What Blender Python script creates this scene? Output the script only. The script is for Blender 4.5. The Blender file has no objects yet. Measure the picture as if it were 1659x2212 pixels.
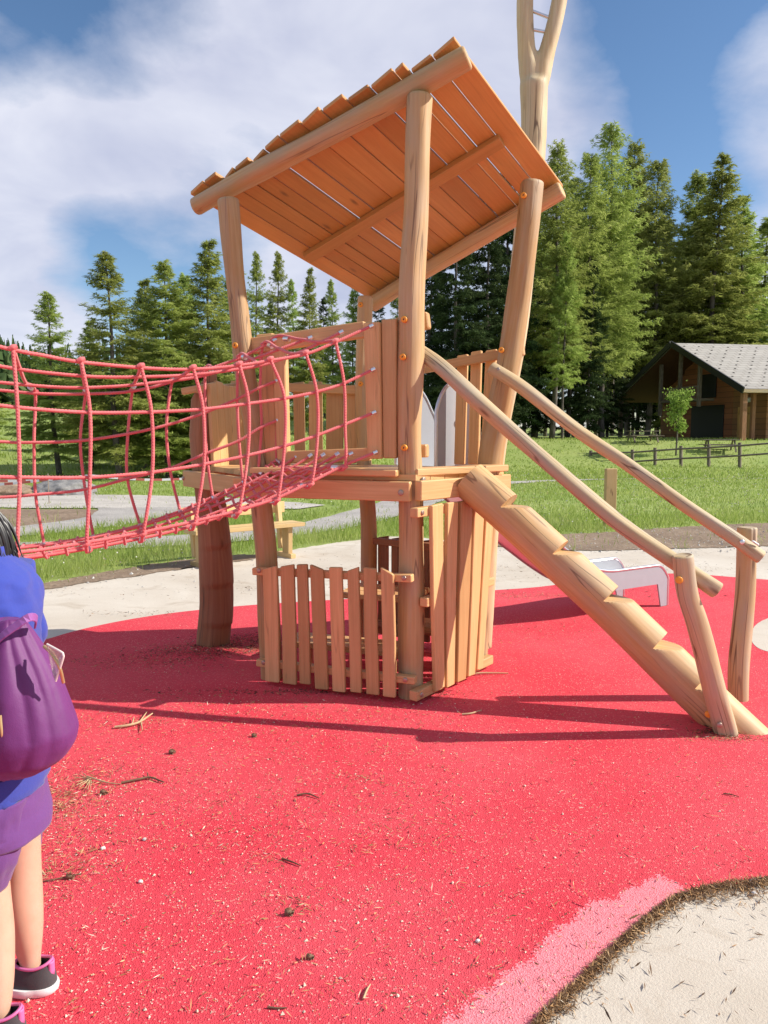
import bpy, bmesh, math, random
import numpy as np
from mathutils import Vector, noise as mnoise
PI = math.pi
V = Vector
random.seed(7)
scene = bpy.context.scene
COL = scene.collection

# ---------------------------------------------------------------- survey of the place
# f, pitch and eye height of the photograph; P() / G() give the real 3D point that a
# surveyed image point has at a known distance or on the ground.
F = 1726.0
PITCH = math.atan((1106 - 930) / F)
EYE = 1.5
def ray(px, py):
    u = (px - 829.5) / F; v = (1106 - py) / F
    return V((u, math.cos(PITCH) + v * math.sin(PITCH), -math.sin(PITCH) + v * math.cos(PITCH)))
def P(px, py, Y):
    a = ray(px, py); t = Y / a.y
    return V((a.x * t, Y, EYE + a.z * t))
def G(px, py, z=0.0):
    a = ray(px, py); t = (z - EYE) / a.z
    return V((a.x * t, a.y * t, z))
def lerp(a, b, t): return a + (b - a) * t
def sst(a, b, x):
    t = np.clip((x - a) / (b - a), 0, 1); return t * t * (3 - 2 * t)

def terrain(x, y):
    x = np.asarray(x, float); y = np.asarray(y, float)
    r = x / np.maximum(np.abs(y), 1.0)
    right = sst(-0.12, 0.06, r)
    zr = -0.55 * sst(16, 44, y) + 1.4 * sst(46, 56, y) + 0.004 * np.maximum(y - 56, 0)
    zl = -0.15 * sst(14, 26, y) + 0.075 * np.maximum(y - 31, 0) * (1 - sst(70, 110, y)) + 4.4 * sst(70, 110, y)
    hill = 46 * sst(150, 420, y) * sst(-0.28, -0.62, r)
    return zr * right + zl * (1 - right) + hill

# ---------------------------------------------------------------- objects and tags
def tag(o, label=None, cat=None, group=None, kind=None):
    if label: o['label'] = label
    if cat: o['category'] = cat
    if group: o['group'] = group
    if kind: o['kind'] = kind
    return o
def empty(name, loc=(0, 0, 0)):
    o = bpy.data.objects.new(name, None); o.empty_display_size = 0.2
    COL.objects.link(o); o.location = loc
    return o
def link(name, me, parent=None):
    o = bpy.data.objects.new(name, me); COL.objects.link(o)
    if parent:
        o.parent = parent
        w = V((0, 0, 0)); q = parent
        while q: w += q.location; q = q.parent
        o.location = -w
    return o

class MB:
    """collects shapes (world coordinates) and links them as one mesh object"""
    def __init__(s): s.v = []; s.f = []; s.uv = []; s.t = []; s.sm = []
    def add(s, verts, faces, uvs, tint=0.5, smooth=False):
        b = len(s.v); s.v += [tuple(q) for q in verts]; s.uv += uvs
        s.t += (tint if isinstance(tint, list) else [tint] * len(verts))
        for f in faces: s.f.append([i + b for i in f]); s.sm.append(smooth)
    def sweep(s, rings, closed=True, smooth=True, tint=None, caps=(True, True), us=None, v0=None):
        tint = random.random() if tint is None else tint
        m = len(rings); n = len(rings[0])
        u0 = random.random() * 9; v0 = random.random() * 9 if v0 is None else v0
        cs = [sum(r, V((0, 0, 0))) / n for r in rings]
        vs = []; uv = []; L = v0
        per = [0.0]
        mid = rings[m // 2]
        for j in range(n): per.append(per[-1] + (mid[(j + 1) % n] - mid[j]).length)
        k = n + 1 if closed else n
        for i in range(m):
            if i: L += (cs[i] - cs[i - 1]).length
            for j in range(k):
                vs.append(rings[i][j % n]); uv.append((u0 + per[j], L))
        fs = []
        for i in range(m - 1):
            for j in range(k - 1):
                a = i * k + j; fs.append([a, a + 1, a + k + 1, a + k])
        s.add(vs, fs, uv, tint, smooth)
        if closed:
            for e, on in ((0, caps[0]), (m - 1, caps[1])):
                if not on: continue
                r = rings[e]; c = cs[e]
                vv = list(r); uu = [(u0 + 3 + (q - c).length, v0 + 0.02 * j) for j, q in enumerate(r)]
                ff = [list(range(n))]
                if e == 0: ff = [ff[0][::-1]]
                s.add(vv, ff, uu, tint, False)
    def build(s, name, mat, parent=None):
        me = bpy.data.meshes.new(name)
        me.from_pydata(s.v, [], s.f); me.update()
        uvl = me.uv_layers.new(name='UVMap')
        li = np.zeros(len(me.loops), np.int32); me.loops.foreach_get('vertex_index', li)
        uva = np.array(s.uv, np.float32)[li]; uvl.data.foreach_set('uv', uva.ravel())
        at = me.attributes.new('tint', 'FLOAT', 'POINT'); at.data.foreach_set('value', np.array(s.t, np.float32))
        me.polygons.foreach_set('use_smooth', np.array(s.sm, bool))
        me.materials.append(mat); me.update()
        return link(name, me, parent)

def spline(pts, step):
    """Catmull-Rom through pts, resampled about every `step`"""
    pts = [V(p) for p in pts]
    if len(pts) == 2: pts = [pts[0], (pts[0] + pts[1]) / 2, pts[1]]
    q = [pts[0] * 2 - pts[1]] + pts + [pts[-1] * 2 - pts[-2]]
    out = []
    for i in range(1, len(q) - 2):
        a, b, c, d = q[i - 1:i + 3]
        n = max(1, int(round((c - b).length / step)))
        for k in range(n):
            t = k / n
            out.append(0.5 * ((2 * b) + (c - a) * t + (2 * a - 5 * b + 4 * c - d) * t * t + (3 * b - a - 3 * c + d) * t ** 3))
    out.append(pts[-1]); return out
def frames(cs, ref=None):
    n = len(cs); fr = []
    T = [(cs[min(i + 1, n - 1)] - cs[max(i - 1, 0)]).normalized() for i in range(n)]
    a = ref or (V((0, 0, 1)) if abs(T[0].z) < 0.8 else V((0, -1, 0)))
    for i in range(n):
        a = a - T[i] * a.dot(T[i])
        if a.length < 1e-5: a = T[i].orthogonal()
        a.normalize(); fr.append((a.copy(), T[i].cross(a)))
    return T, fr
def log(mb, pts, r, n=20, step=0.04, rough=0.03, seed=0, rnd=0.25, tint=None, rfun=None, caps=(True, True)):
    """a peeled, slightly irregular round log; r a number or list (one per control point)"""
    cs = spline(pts, step); m = len(cs)
    if isinstance(r, (list, tuple)):
        acc = [0.0]
        for i in range(1, len(pts)): acc.append(acc[-1] + (V(pts[i]) - V(pts[i - 1])).length)
        rr = np.interp(np.linspace(0, acc[-1], m), acc, r)
    else: rr = [r] * m
    T, fr = frames(cs)
    rings = []
    L = 0
    tot = sum((cs[i] - cs[i - 1]).length for i in range(1, m))
    for i in range(m):
        if i: L += (cs[i] - cs[i - 1]).length
        ring = []
        c = cs[i] + V((mnoise.noise(V((L * 1.7, seed, 1))), mnoise.noise(V((L * 1.7, seed, 5))), 0)) * rough * rr[i] * 2.0
        for j in range(n):
            th = 2 * PI * j / n
            k = 1 + rough * 1.8 * mnoise.noise(V((math.cos(th) * 1.2 + seed * 3.1, math.sin(th) * 1.2, L * 2.2))) + rough * 0.8 * mnoise.noise(V((math.cos(th) * 3 + seed, math.sin(th) * 3, L * 0.8)))
            q = rr[i] * k
            if rfun: q = rfun(q, th, L, tot)
            ring.append(c + (fr[i][0] * math.cos(th) + fr[i][1] * math.sin(th)) * q)
        rings.append(ring)
    # rounded-off rims
    e = rr[0] * rnd
    def shrink(ring, f, off):
        c = sum(ring, V((0, 0, 0))) / n
        return [c + (p - c) * f + off for p in ring]
    if caps[0]: rings = [shrink(rings[0], 0.86, -T[0] * e), shrink(rings[0], 0.96, -T[0] * e * 0.6)] + rings
    if caps[1]: rings = rings + [shrink(rings[-1], 0.96, T[-1] * e * 0.6), shrink(rings[-1], 0.86, T[-1] * e)]
    mb.sweep(rings, True, True, tint, caps)
def board(mb, pts, wdir, w, t, ch=0.004, s0=0.0, s1=0.0, tint=None, rtop=0.0):
    """sawn board with chamfered edges along pts; s0/s1 skew the ends, w a number or list"""
    pts = [V(p) for p in pts]; n = len(pts)
    ws = w if isinstance(w, (list, tuple)) else [w] * n
    wdir = V(wdir)
    T, _ = frames(pts)
    rings = []
    def ring(c, T_, ww, ins, slope, ext):
        b = (wdir - T_ * wdir.dot(T_)).normalized(); d = T_.cross(b)
        hw = ww / 2 - ins; ht = t / 2 - ins; k = ch
        prof = [(-hw + k, -ht), (hw - k, -ht), (hw, -ht + k), (hw, ht - k), (hw - k, ht), (-hw + k, ht), (-hw, ht - k), (-hw, -ht + k)]
        return [c + b * x + d * y + T_ * (ext + slope * x / (ww / 2)) for x, y in prof]
    rings.append(ring(pts[0], T[0], ws[0], ch, s0, 0)); rings.append(ring(pts[0], T[0], ws[0], 0, s0, ch))
    for i in range(1, n - 1): rings.append(ring(pts[i], T[i], ws[i], 0, 0, 0))
    rings.append(ring(pts[-1], T[-1], ws[-1], 0, s1, -ch)); rings.append(ring(pts[-1], T[-1], ws[-1], ch, s1, 0))
    mb.sweep(rings, True, False, tint)
def rod(mb, pts, r, n=10, step=0.03, tint=0.5, caps=(True, True)):
    cs = spline(pts, step) if len(pts) > 2 else [V(p) for p in pts]
    T, fr = frames(cs)
    rr = r if isinstance(r, (list, tuple)) else None
    m = len(cs)
    rings = []
    for i in range(m):
        q = np.interp(i / max(1, m - 1), np.linspace(0, 1, len(rr)), rr) if rr else r
        rings.append([cs[i] + (fr[i][0] * math.cos(2 * PI * j / n) + fr[i][1] * math.sin(2 * PI * j / n)) * q for j in range(n)])
    mb.sweep(rings, True, True, tint, caps)
def box(mb, c, x, y, z, sx, sy, sz, ch=0.004, tint=None):
    """box centred c, axes x y z (z the long one)"""
    c = V(c); z = V(z).normalized()
    board(mb, [c - z * sz / 2, c + z * sz / 2], x, sx, sy, ch, tint=tint)
def disc(mb, c, nrm, r, h, n=16, dome=0.3, tint=0.5):
    nrm = V(nrm).normalized(); a = nrm.orthogonal().normalized(); b = nrm.cross(a); c = V(c)
    rings = [[c + nrm * hh + (a * math.cos(2 * PI * j / n) + b * math.sin(2 * PI * j / n)) * rr for j in range(n)]
             for rr, hh in ((r, -h), (r, h * (1 - dome)), (r * 0.85, h * 0.9), (r * 0.5, h), (r * 0.05, h * 1.05))]
    mb.sweep(rings, True, True, tint)

# ---------------------------------------------------------------- materials
def newmat(name):
    m = bpy.data.materials.new(name); m.use_nodes = True
    nt = m.node_tree; nt.nodes.clear()
    out = nt.nodes.new('ShaderNodeOutputMaterial'); b = nt.nodes.new('ShaderNodeBsdfPrincipled')
    nt.links.new(b.outputs[0], out.inputs[0])
    return m, nt, b
class N:
    def __init__(s, nt): s.nt = nt
    def __call__(s, typ, ins=None, **kw):
        n = s.nt.nodes.new(typ)
        for k, v in kw.items(): setattr(n, k, v)
        for k, v in (ins or {}).items():
            if isinstance(v, bpy.types.NodeSocket): s.nt.links.new(v, n.inputs[k])
            else: n.inputs[k].default_value = v
        return n
    def mix(s, f, a, b, mode='MIX'):
        n = s.nt.nodes.new('ShaderNodeMix'); n.data_type = 'RGBA'; n.blend_type = mode
        for k, v in ((0, f), (6, a), (7, b)):
            if isinstance(v, bpy.types.NodeSocket): s.nt.links.new(v, n.inputs[k])
            else: n.inputs[k].default_value = (v if k == 0 else tuple(v) + (1,) if len(v) == 3 else v)
        return n.outputs[2]
    def math(s, op, a, b=0.0, c=None):
        n = s.nt.nodes.new('ShaderNodeMath'); n.operation = op
        for k, v in ((0, a), (1, b)) + (((2, c),) if c is not None else ()):
            if isinstance(v, bpy.types.NodeSocket): s.nt.links.new(v, n.inputs[k])
            else: n.inputs[k].default_value = v
        return n.outputs[0]
    def ramp(s, f, stops):
        n = s.nt.nodes.new('ShaderNodeValToRGB'); s.nt.links.new(f, n.inputs[0])
        e = n.color_ramp.elements
        while len(e) < len(stops): e.new(0.5)
        for i, (p, c) in enumerate(stops):
            e[i].position = p; e[i].color = tuple(c) + (1,) if not isinstance(c, (int, float)) else (c, c, c, 1)
        return n.outputs[0]
    def noise(s, vec, scale, detail=4, rough=0.55, dist=0.0):
        n = s.nt.nodes.new('ShaderNodeTexNoise'); s.nt.links.new(vec, n.inputs['Vector'])
        n.inputs['Scale'].default_value = scale; n.inputs['Detail'].default_value = detail
        n.inputs['Roughness'].default_value = rough; n.inputs['Distortion'].default_value = dist
        return n.outputs['Fac']
    def mapv(s, vec, sc):
        n = s.nt.nodes.new('ShaderNodeMapping'); s.nt.links.new(vec, n.inputs[0]); n.inputs['Scale'].default_value = sc
        return n.outputs[0]
    def bump(s, h, strength, dist, bsdf):
        n = s.nt.nodes.new('ShaderNodeBump'); s.nt.links.new(h, n.inputs['Height'])
        n.inputs['Strength'].default_value = strength; n.inputs['Distance'].default_value = dist
        s.nt.links.new(n.outputs[0], bsdf.inputs['Normal'])
def wood(name, c1, c2, c3, rough=0.6, cracks=0.5, knots=True, grey=0.0, gs=1.0, cw=1.0, obj=False):
    m, nt, b = newmat(name); n = N(nt)
    uv = n('ShaderNodeUVMap').outputs[0]
    if obj:
        o_ = n('ShaderNodeSeparateXYZ', {0: n('ShaderNodeTexCoord').outputs['Object']})
        uv = n('ShaderNodeCombineXYZ', {0: n.math('SUBTRACT', o_.outputs[0], n.math('MULTIPLY', o_.outputs[1], 0.8)), 1: o_.outputs[2], 2: 0.0}).outputs[0]
    tint = n('ShaderNodeAttribute', attribute_name='tint').outputs['Fac']
    g = n.noise(n.mapv(uv, (70 * gs, 2.2, 1)), 1, 5, 0.6, 0.4)
    g2 = n.noise(n.mapv(uv, (18 * gs, 1.0, 1)), 1, 3, 0.5, 0.8)
    big = n.noise(n.mapv(uv, (5, 2.4, 1)), 1, 3)
    col = n.mix(n.ramp(g, [(0.36, 0.0), (0.66, 1.0)]), tuple(q * 0.9 for q in c1), c2)
    col = n.mix(n.math('MULTIPLY', n.ramp(g2, [(0.36, 0.0), (0.70, 1.0)]), 0.6), col, c3)
    col = n.mix(n.math('MULTIPLY', n.ramp(big, [(0.35, 0.0), (0.7, 1.0)]), 0.45), col, tuple(q * 0.72 for q in c1))
    # board to board variation
    col = col if obj else n.mix(1.0, col, n.ramp(tint, [(0.0, (0.72, 0.68, 0.62)), (0.5, (1, 1, 1)), (1.0, (1.12, 1.1, 1.08))]), 'MULTIPLY')
    if grey:
        col = n.mix(n.math('MULTIPLY', n.ramp(n.noise(n.mapv(uv, (9, 2.5, 1)), 1, 4), [(0.4, 0.0), (0.65, 1.0)]), grey), col, (0.42, 0.37, 0.30))
    if knots:
        vo = n('ShaderNodeTexVoronoi', {'Vector': n.mapv(uv, (9, 2.6, 1)), 'Scale': 1.0})
        kf = n.ramp(vo.outputs['Distance'], [(0.05, 1.0), (0.13, 0.0)])
        on = n.ramp(n('ShaderNodeSeparateColor', {'Color': vo.outputs['Color']}).outputs[0], [(0.58, 0.0), (0.60, 1.0)])
        col = n.mix(n.math('MULTIPLY', n.math('MULTIPLY', kf, on), 0.75), col, (0.16, 0.075, 0.03))
    h = g
    if cracks:
        cr = n.noise(n.mapv(uv, (13, 0.55, 1)), 1, 2, 0.5, 0.2)
        line = n.ramp(n.math('ABSOLUTE', n.math('SUBTRACT', cr, 0.5)), [(0.003 * cw, 1.0), (0.009 * cw, 0.0)])
        brk = n.ramp(n.noise(n.mapv(uv, (4, 1.3, 1)), 1, 1), [(0.44, 0.0), (0.52, 1.0)])
        lf = n.math('MULTIPLY', n.math('MULTIPLY', line, brk), cracks)
        col = n.mix(lf, col, (0.10, 0.05, 0.025))
        h = n.math('SUBTRACT', g, n.math('MULTIPLY', lf, 1.5))
    nt.links.new(col, b.inputs['Base Color'])
    b.inputs['Roughness'].default_value = rough
    n.bump(h, 0.25, 0.004, b)
    return m
def plain(name, col, rough=0.6, metal=0.0, var=0.15, scale=20, bump=0.0):
    m, nt, b = newmat(name); n = N(nt)
    co = n('ShaderNodeTexCoord').outputs['Object']
    f = n.noise(co, scale, 4)
    c = n.mix(f, tuple(q * (1 - var) for q in col), tuple(min(1, q * (1 + var)) for q in col))
    nt.links.new(c, b.inputs['Base Color'])
    b.inputs['Roughness'].default_value = rough; b.inputs['Metallic'].default_value = metal
    if bump: n.bump(f, bump, 0.01, b)
    return m
M = {}
M['post'] = wood('peeled_log', (0.64, 0.39, 0.165), (0.72, 0.49, 0.24), (0.57, 0.31, 0.11), 0.6, 0.6, True, 0.35, 1.0, 1.1)
M['rail'] = wood('weathered_log', (0.60, 0.43, 0.22), (0.68, 0.53, 0.31), (0.52, 0.36, 0.17), 0.65, 0.8, True, 0.6, 1.0, 1.4)
M['board'] = wood('larch_board', (0.70, 0.41, 0.175), (0.76, 0.48, 0.23), (0.62, 0.34, 0.13), 0.55, 0.25, True)
M['roofboard'] = wood('roof_board', (0.60, 0.285, 0.08), (0.64, 0.32, 0.095), (0.545, 0.245, 0.062), 0.5, 0.1, True)
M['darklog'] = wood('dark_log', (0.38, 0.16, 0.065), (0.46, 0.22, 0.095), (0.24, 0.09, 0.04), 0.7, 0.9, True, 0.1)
M['mast'] = wood('pale_log', (0.66, 0.49, 0.26), (0.74, 0.60, 0.37), (0.54, 0.35, 0.15), 0.6, 0.8, True, 0.35, 0.8, 1.0, True)
M['bench'] = wood('bench_wood', (0.68, 0.47, 0.21), (0.74, 0.54, 0.27), (0.60, 0.39, 0.15), 0.6, 0.2, True)
M['cap'] = plain('orange_cap', (0.85, 0.33, 0.03), 0.45, 0, 0.05)
M['black'] = plain('black_plastic', (0.015, 0.015, 0.015), 0.5)
M['bolt'] = plain('bolt_steel', (0.42, 0.33, 0.27), 0.4, 0.7)
M['alu'] = plain('aluminium', (0.75, 0.75, 0.77), 0.3, 1.0, 0.05)
# ---------------------------------------------------------------- camera, light, sky
cam = bpy.data.cameras.new('camera'); co = bpy.data.objects.new('camera', cam); COL.objects.link(co)
co.location = (0, 0, EYE); co.rotation_euler = (PI / 2 - PITCH, 0, 0)
cam.sensor_fit = 'VERTICAL'; cam.sensor_height = 24.0; cam.lens = 24.0 * F / 2212.0
cam.clip_start = 0.05; cam.clip_end = 4000
scene.camera = co
SUN_EL = math.radians(36); SUN_AZ = math.atan2(0.01, 1.0)     # azimuth from +X towards +Y
sdir = V((math.cos(SUN_EL) * math.cos(SUN_AZ), math.cos(SUN_EL) * math.sin(SUN_AZ), math.sin(SUN_EL)))
ld = bpy.data.lights.new('sun', 'SUN'); ld.energy = 5.0; ld.angle = math.radians(0.53); ld.color = (1.0, 0.94, 0.84)
lo = bpy.data.objects.new('sun', ld); COL.objects.link(lo)
lo.rotation_euler = sdir.to_track_quat('Z', 'Y').to_euler()
lo.location = sdir * 30
w = bpy.data.worlds.new('World'); scene.world = w; w.use_nodes = True
nt = w.node_tree; nt.nodes.clear(); n = N(nt)
sky = n('ShaderNodeTexSky', sky_type='NISHITA', sun_disc=False, sun_elevation=SUN_EL,
        sun_rotation=PI / 2 - SUN_AZ, altitude=1200, air_density=1.0, dust_density=0.6, ozone_density=1.6)
dirv = n('ShaderNodeTexCoord').outputs['Generated']
sep = n('ShaderNodeSeparateXYZ', {0: dirv})
den = n.math('ADD', n.math('MAXIMUM', sep.outputs[2], 0.0), 0.28)
pl = n('ShaderNodeCombineXYZ', {0: n.math('DIVIDE', sep.outputs[0], den), 1: n.math('DIVIDE', sep.outputs[1], den), 2: 0.0}).outputs[0]
cl = n.noise(pl, 1.5, 7, 0.52, 0.35)
fine = n.noise(pl, 6.0, 6, 0.6, 0.2)
dens = n.math('ADD', n.math('MULTIPLY', cl, 1.0), n.math('MULTIPLY', n.math('SUBTRACT', fine, 0.5), 0.26))
def blob(px, py, inner, outer, wgt):
    d = ray(px, py).normalized()
    dp = n('ShaderNodeVectorMath', {0: dirv, 1: d}, operation='DISTANCE').outputs['Value']
    mr = n('ShaderNodeMapRange', {0: dp, 1: inner, 2: outer, 3: wgt, 4: 0.0}, interpolation_type='SMOOTHSTEP')
    return mr.outputs[0]
for bb in ((1420, 190, 0.05, 0.21, -0.27), (1330, 10, 0.02, 0.14, -0.14), (1560, 330, 0.03, 0.12, -0.12), (215, 30, 0.02, 0.13, -0.2), (-40, 10, 0.02, 0.16, -0.22),
           (360, 600, 0.03, 0.17, -0.36), (150, 540, 0.02, 0.10, -0.26), (430, 80, 0.01, 0.08, -0.12),
           (640, 200, 0.1, 0.42, 0.17), (90, 380, 0.05, 0.24, 0.2), (1225, 210, 0.04, 0.15, 0.26), (1050, 60, 0.05, 0.2, 0.15), (1655, 200, 0.03, 0.13, 0.26), (30, 640, 0.05, 0.13, 0.2), (650, 650, 0.03, 0.12, 0.15)):
    dens = n.math('ADD', dens, blob(*bb))
mask = n.ramp(dens, [(0.36, 0.0), (0.64, 1.0)])
shade = n.noise(pl, 2.6, 5, 0.55, 0.3)
ccol = n.mix(n.ramp(shade, [(0.3, 0.0), (0.7, 1.0)]), (5.0, 5.3, 6.9), (8.0, 8.1, 9.0))
hs = n('ShaderNodeHueSaturation', {'Saturation': 1.12, 'Value': 1.28, 'Color': sky.outputs[0]}).outputs[0]
colr = n.mix(n.math('MULTIPLY', mask, 0.9), hs, ccol)
bg = n('ShaderNodeBackground', {'Color': colr, 'Strength': 0.086})
wo = n('ShaderNodeOutputWorld', {0: bg.outputs[0]})
vs = scene.view_settings; vs.view_transform = 'Standard'; vs.look = 'None'; vs.gamma = 1.0; vs.exposure = 0.38
scene.cycles.max_bounces = 8; scene.cycles.diffuse_bounces = 4; scene.cycles.transparent_max_bounces = 8
scene.cycles.use_denoising = True

# ---------------------------------------------------------------- ground
def ground_mat():
    m, nt, b = newmat('meadow'); n = N(nt)
    co = n('ShaderNodeNewGeometry').outputs['Position']
    a = n.noise(co, 0.35, 4); f = n.noise(co, 9, 5, 0.7)
    c = n.mix(n.ramp(a, [(0.35, 0.0), (0.65, 1.0)]), (0.24, 0.33, 0.06), (0.35, 0.41, 0.11))
    c = n.mix(n.ramp(f, [(0.4, 0.0), (0.75, 1.0)]), c, (0.16, 0.21, 0.045))
    nt.links.new(c, b.inputs['Base Color']); b.inputs['Roughness'].default_value = 0.95
    n.bump(f, 0.6, 0.08, b); return m
def sand_mat():
    m, nt, b = newmat('pale_concrete'); n = N(nt)
    co = n('ShaderNodeNewGeometry').outputs['Position']
    a = n.noise(co, 0.9, 5, 0.6, 0.4); f = n.noise(co, 160, 3, 0.7); st = n.noise(co, 2.6, 6, 0.65, 0.8)
    c = n.mix(n.ramp(a, [(0.35, 0.0), (0.65, 1.0)]), (0.54, 0.47, 0.38), (0.66, 0.60, 0.51))
    c = n.mix(n.math('MULTIPLY', n.ramp(f, [(0.4, 0.0), (0.7, 1.0)]), 0.5), c, (0.44, 0.38, 0.31))
    c = n.mix(n.math('MULTIPLY', n.ramp(st, [(0.55, 0.0), (0.70, 1.0)]), 0.6), c, (0.38, 0.30, 0.215))
    nt.links.new(c, b.inputs['Base Color']); b.inputs['Roughness'].default_value = 0.9
    n.bump(f, 0.5, 0.006, b); return m
def rubber_mat(name, base, pale, amt, fade=None):
    m, nt, b = newmat(name); n = N(nt)
    co = n('ShaderNodeNewGeometry').outputs['Position']
    g = n('ShaderNodeTexVoronoi', {'Vector': co, 'Scale': 210.0})
    gr = n('ShaderNodeSeparateColor', {'Color': g.outputs['Color']}).outputs[0]
    big = n.noise(co, 0.8, 5, 0.6); mid = n.noise(co, 5.0, 4, 0.6)
    c = n.mix(n.ramp(gr, [(0.0, 0.0), (1.0, 1.0)]), tuple(q * 0.87 for q in base), tuple(min(0.95, q * 1.13) for q in base))
    c = n.mix(n.math('MULTIPLY', n.ramp(gr, [(1 - amt, 0.0), (1 - amt + 0.02, 1.0)]), 0.85), c, pale)
    c = n.mix(n.math('MULTIPLY', n.ramp(big, [(0.38, 0.0), (0.66, 1.0)]), 0.4), c, tuple(min(1, q * 1.0 + 0.10) for q in base))
    c = n.mix(n.math('MULTIPLY', n.ramp(mid, [(0.5, 0.0), (0.8, 1.0)]), 0.2), c, tuple(q * 0.75 for q in base))
    if fade:
        t = n('ShaderNodeAttribute', attribute_name='tint').outputs['Fac']
        ff_ = n.ramp(n.math('ADD', t, n.math('MULTIPLY', n.math('SUBTRACT', gr, 0.5), 0.55)), [(0.38, 0.0), (0.55, 1.0)])
        c = n.mix(ff_, c, n.mix(gr, fade, tuple(min(1, q * 1.35 + 0.03) for q in fade)))
    nt.links.new(c, b.inputs['Base Color']); b.inputs['Roughness'].default_value = 0.85
    b.inputs['Specular IOR Level'].default_value = 0.25
    n.bump(n.math('ADD', g.outputs['Distance'], n.math('MULTIPLY', gr, 0.3)), 0.55, 0.006, b); return m
def soil_mat(name, c1, c2, sc=14):
    m, nt, b = newmat(name); n = N(nt)
    co = n('ShaderNodeNewGeometry').outputs['Position']
    a = n.noise(co, sc, 6, 0.7); s_ = n.noise(co, 1.3, 4)
    c = n.mix(n.ramp(a, [(0.35, 0.0), (0.7, 1.0)]), c1, c2)
    c = n.mix(n.math('MULTIPLY', n.ramp(s_, [(0.4, 0.0), (0.65, 1.0)]), 0.4), c, tuple(q * 0.6 for q in c1))
    nt.links.new(c, b.inputs['Base Color']); b.inputs['Roughness'].default_value = 0.95
    n.bump(a, 0.8, 0.03, b); return m
M['meadow'] = ground_mat(); M['sand'] = sand_mat()
M['rubber'] = rubber_mat('red_rubber', (0.68, 0.046, 0.070), (0.80, 0.30, 0.26), 0.06)
M['fadedrubber'] = rubber_mat('faded_rubber', (0.68, 0.046, 0.070), (0.80, 0.30, 0.26), 0.06, (0.74, 0.19, 0.22))
M['dirt'] = soil_mat('dirt', (0.20, 0.13, 0.08), (0.36, 0.27, 0.19))
M['gravel'] = soil_mat('gravel', (0.42, 0.38, 0.33), (0.66, 0.62, 0.56), 22)
M['pathgravel'] = soil_mat('path_gravel', (0.36, 0.33, 0.30), (0.52, 0.49, 0.45), 30)

ys = np.concatenate([np.linspace(-8, 14, 23), np.geomspace(14.6, 1800, 110)])
xs = np.linspace(-1.25, 1.25, 120)
vv = []; 
for y in ys:
    for r in xs:
        x = r * max(y, 14.0); vv.append((x, y, 0))
vv = np.array(vv); vv[:, 2] = terrain(vv[:, 0], vv[:, 1])
k = len(xs); ff = [[i * k + j, i * k + j + 1, (i + 1) * k + j + 1, (i + 1) * k + j] for i in range(len(ys) - 1) for j in range(k - 1)]
def rawmesh(name, vv, ff, mat, parent=None, smooth=True):
    me = bpy.data.meshes.new(name); me.from_pydata([tuple(q) for q in vv], [], ff); me.update()
    me.polygons.foreach_set('use_smooth', np.full(len(me.polygons), smooth)); me.materials.append(mat)
    return link(name, me, parent)
tag(rawmesh('ground', vv, ff, M['meadow']), kind='structure')

def chaikin(pts, it=2):
    for _ in range(it):
        o = []
        for i in range(len(pts)):
            a = pts[i]; b = pts[(i + 1) % len(pts)]
            o += [a * 0.75 + b * 0.25, a * 0.25 + b * 0.75]
        pts = o
    return pts
def sheet(name, pts, z, mat, smooth=2, jag=0.0, seed=0):
    pts = [V((p[0], p[1], 0)) for p in pts]
    pts = chaikin(pts, smooth) if smooth else pts
    if jag:
        o = []
        for i in range(len(pts)):
            a = pts[i]; b = pts[(i + 1) % len(pts)]; L = (b - a).length; q = max(1, int(L / 0.02))
            for kk in range(q):
                p = a.lerp(b, kk / q); nn = V((mnoise.noise(V((p.x * 9, p.y * 9, seed))) + 0.6 * mnoise.noise(V((p.x * 31, p.y * 31, seed))), mnoise.noise(V((p.x * 9, p.y * 9, seed + 9))) + 0.6 * mnoise.noise(V((p.x * 31, p.y * 31, seed + 3))), 0))
                o.append(p + nn * jag)
        pts = o
    bm = bmesh.new()
    f = bm.faces.new([bm.verts.new((p.x, p.y, z)) for p in pts])
    bmesh.ops.triangulate(bm, faces=[f])
    if f.is_valid and f.normal.z < 0: pass
    bmesh.ops.recalc_face_normals(bm, faces=bm.faces)
    me = bpy.data.meshes.new(name); bm.to_mesh(me); bm.free(); me.materials.append(mat)
    o = link(name, me); tag(o, kind='structure'); return pts
def drape(name, line, z, mat):
    """ribbon over the terrain: line of (x, y, half width)"""
    pts = spline([V(q) for q in line], 0.5)
    vv = []; kk = 7
    for i, p in enumerate(pts):
        t = (pts[min(i + 1, len(pts) - 1)] - pts[max(i - 1, 0)]); t.z = 0; t.normalize(); s = V((-t.y, t.x, 0))
        for j in range(kk):
            e = 1 + 0.12 * mnoise.noise(V((p.x * 1.3, p.y * 1.3, j // 4 * 5)))
            q = p + s * p.z * e * (j / (kk - 1) * 2 - 1); vv.append((q.x, q.y, 0))
    vv = np.array(vv); vv[:, 2] = terrain(vv[:, 0], vv[:, 1]) + z
    ff = [[i * kk + j, (i + 1) * kk + j, (i + 1) * kk + j + 1, i * kk + j + 1] for i in range(len(pts) - 1) for j in range(kk - 1)]
    tag(rawmesh(name, vv, ff, mat), kind='structure'); return pts
def gp(*px): return [G(*p) for p in px]
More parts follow.
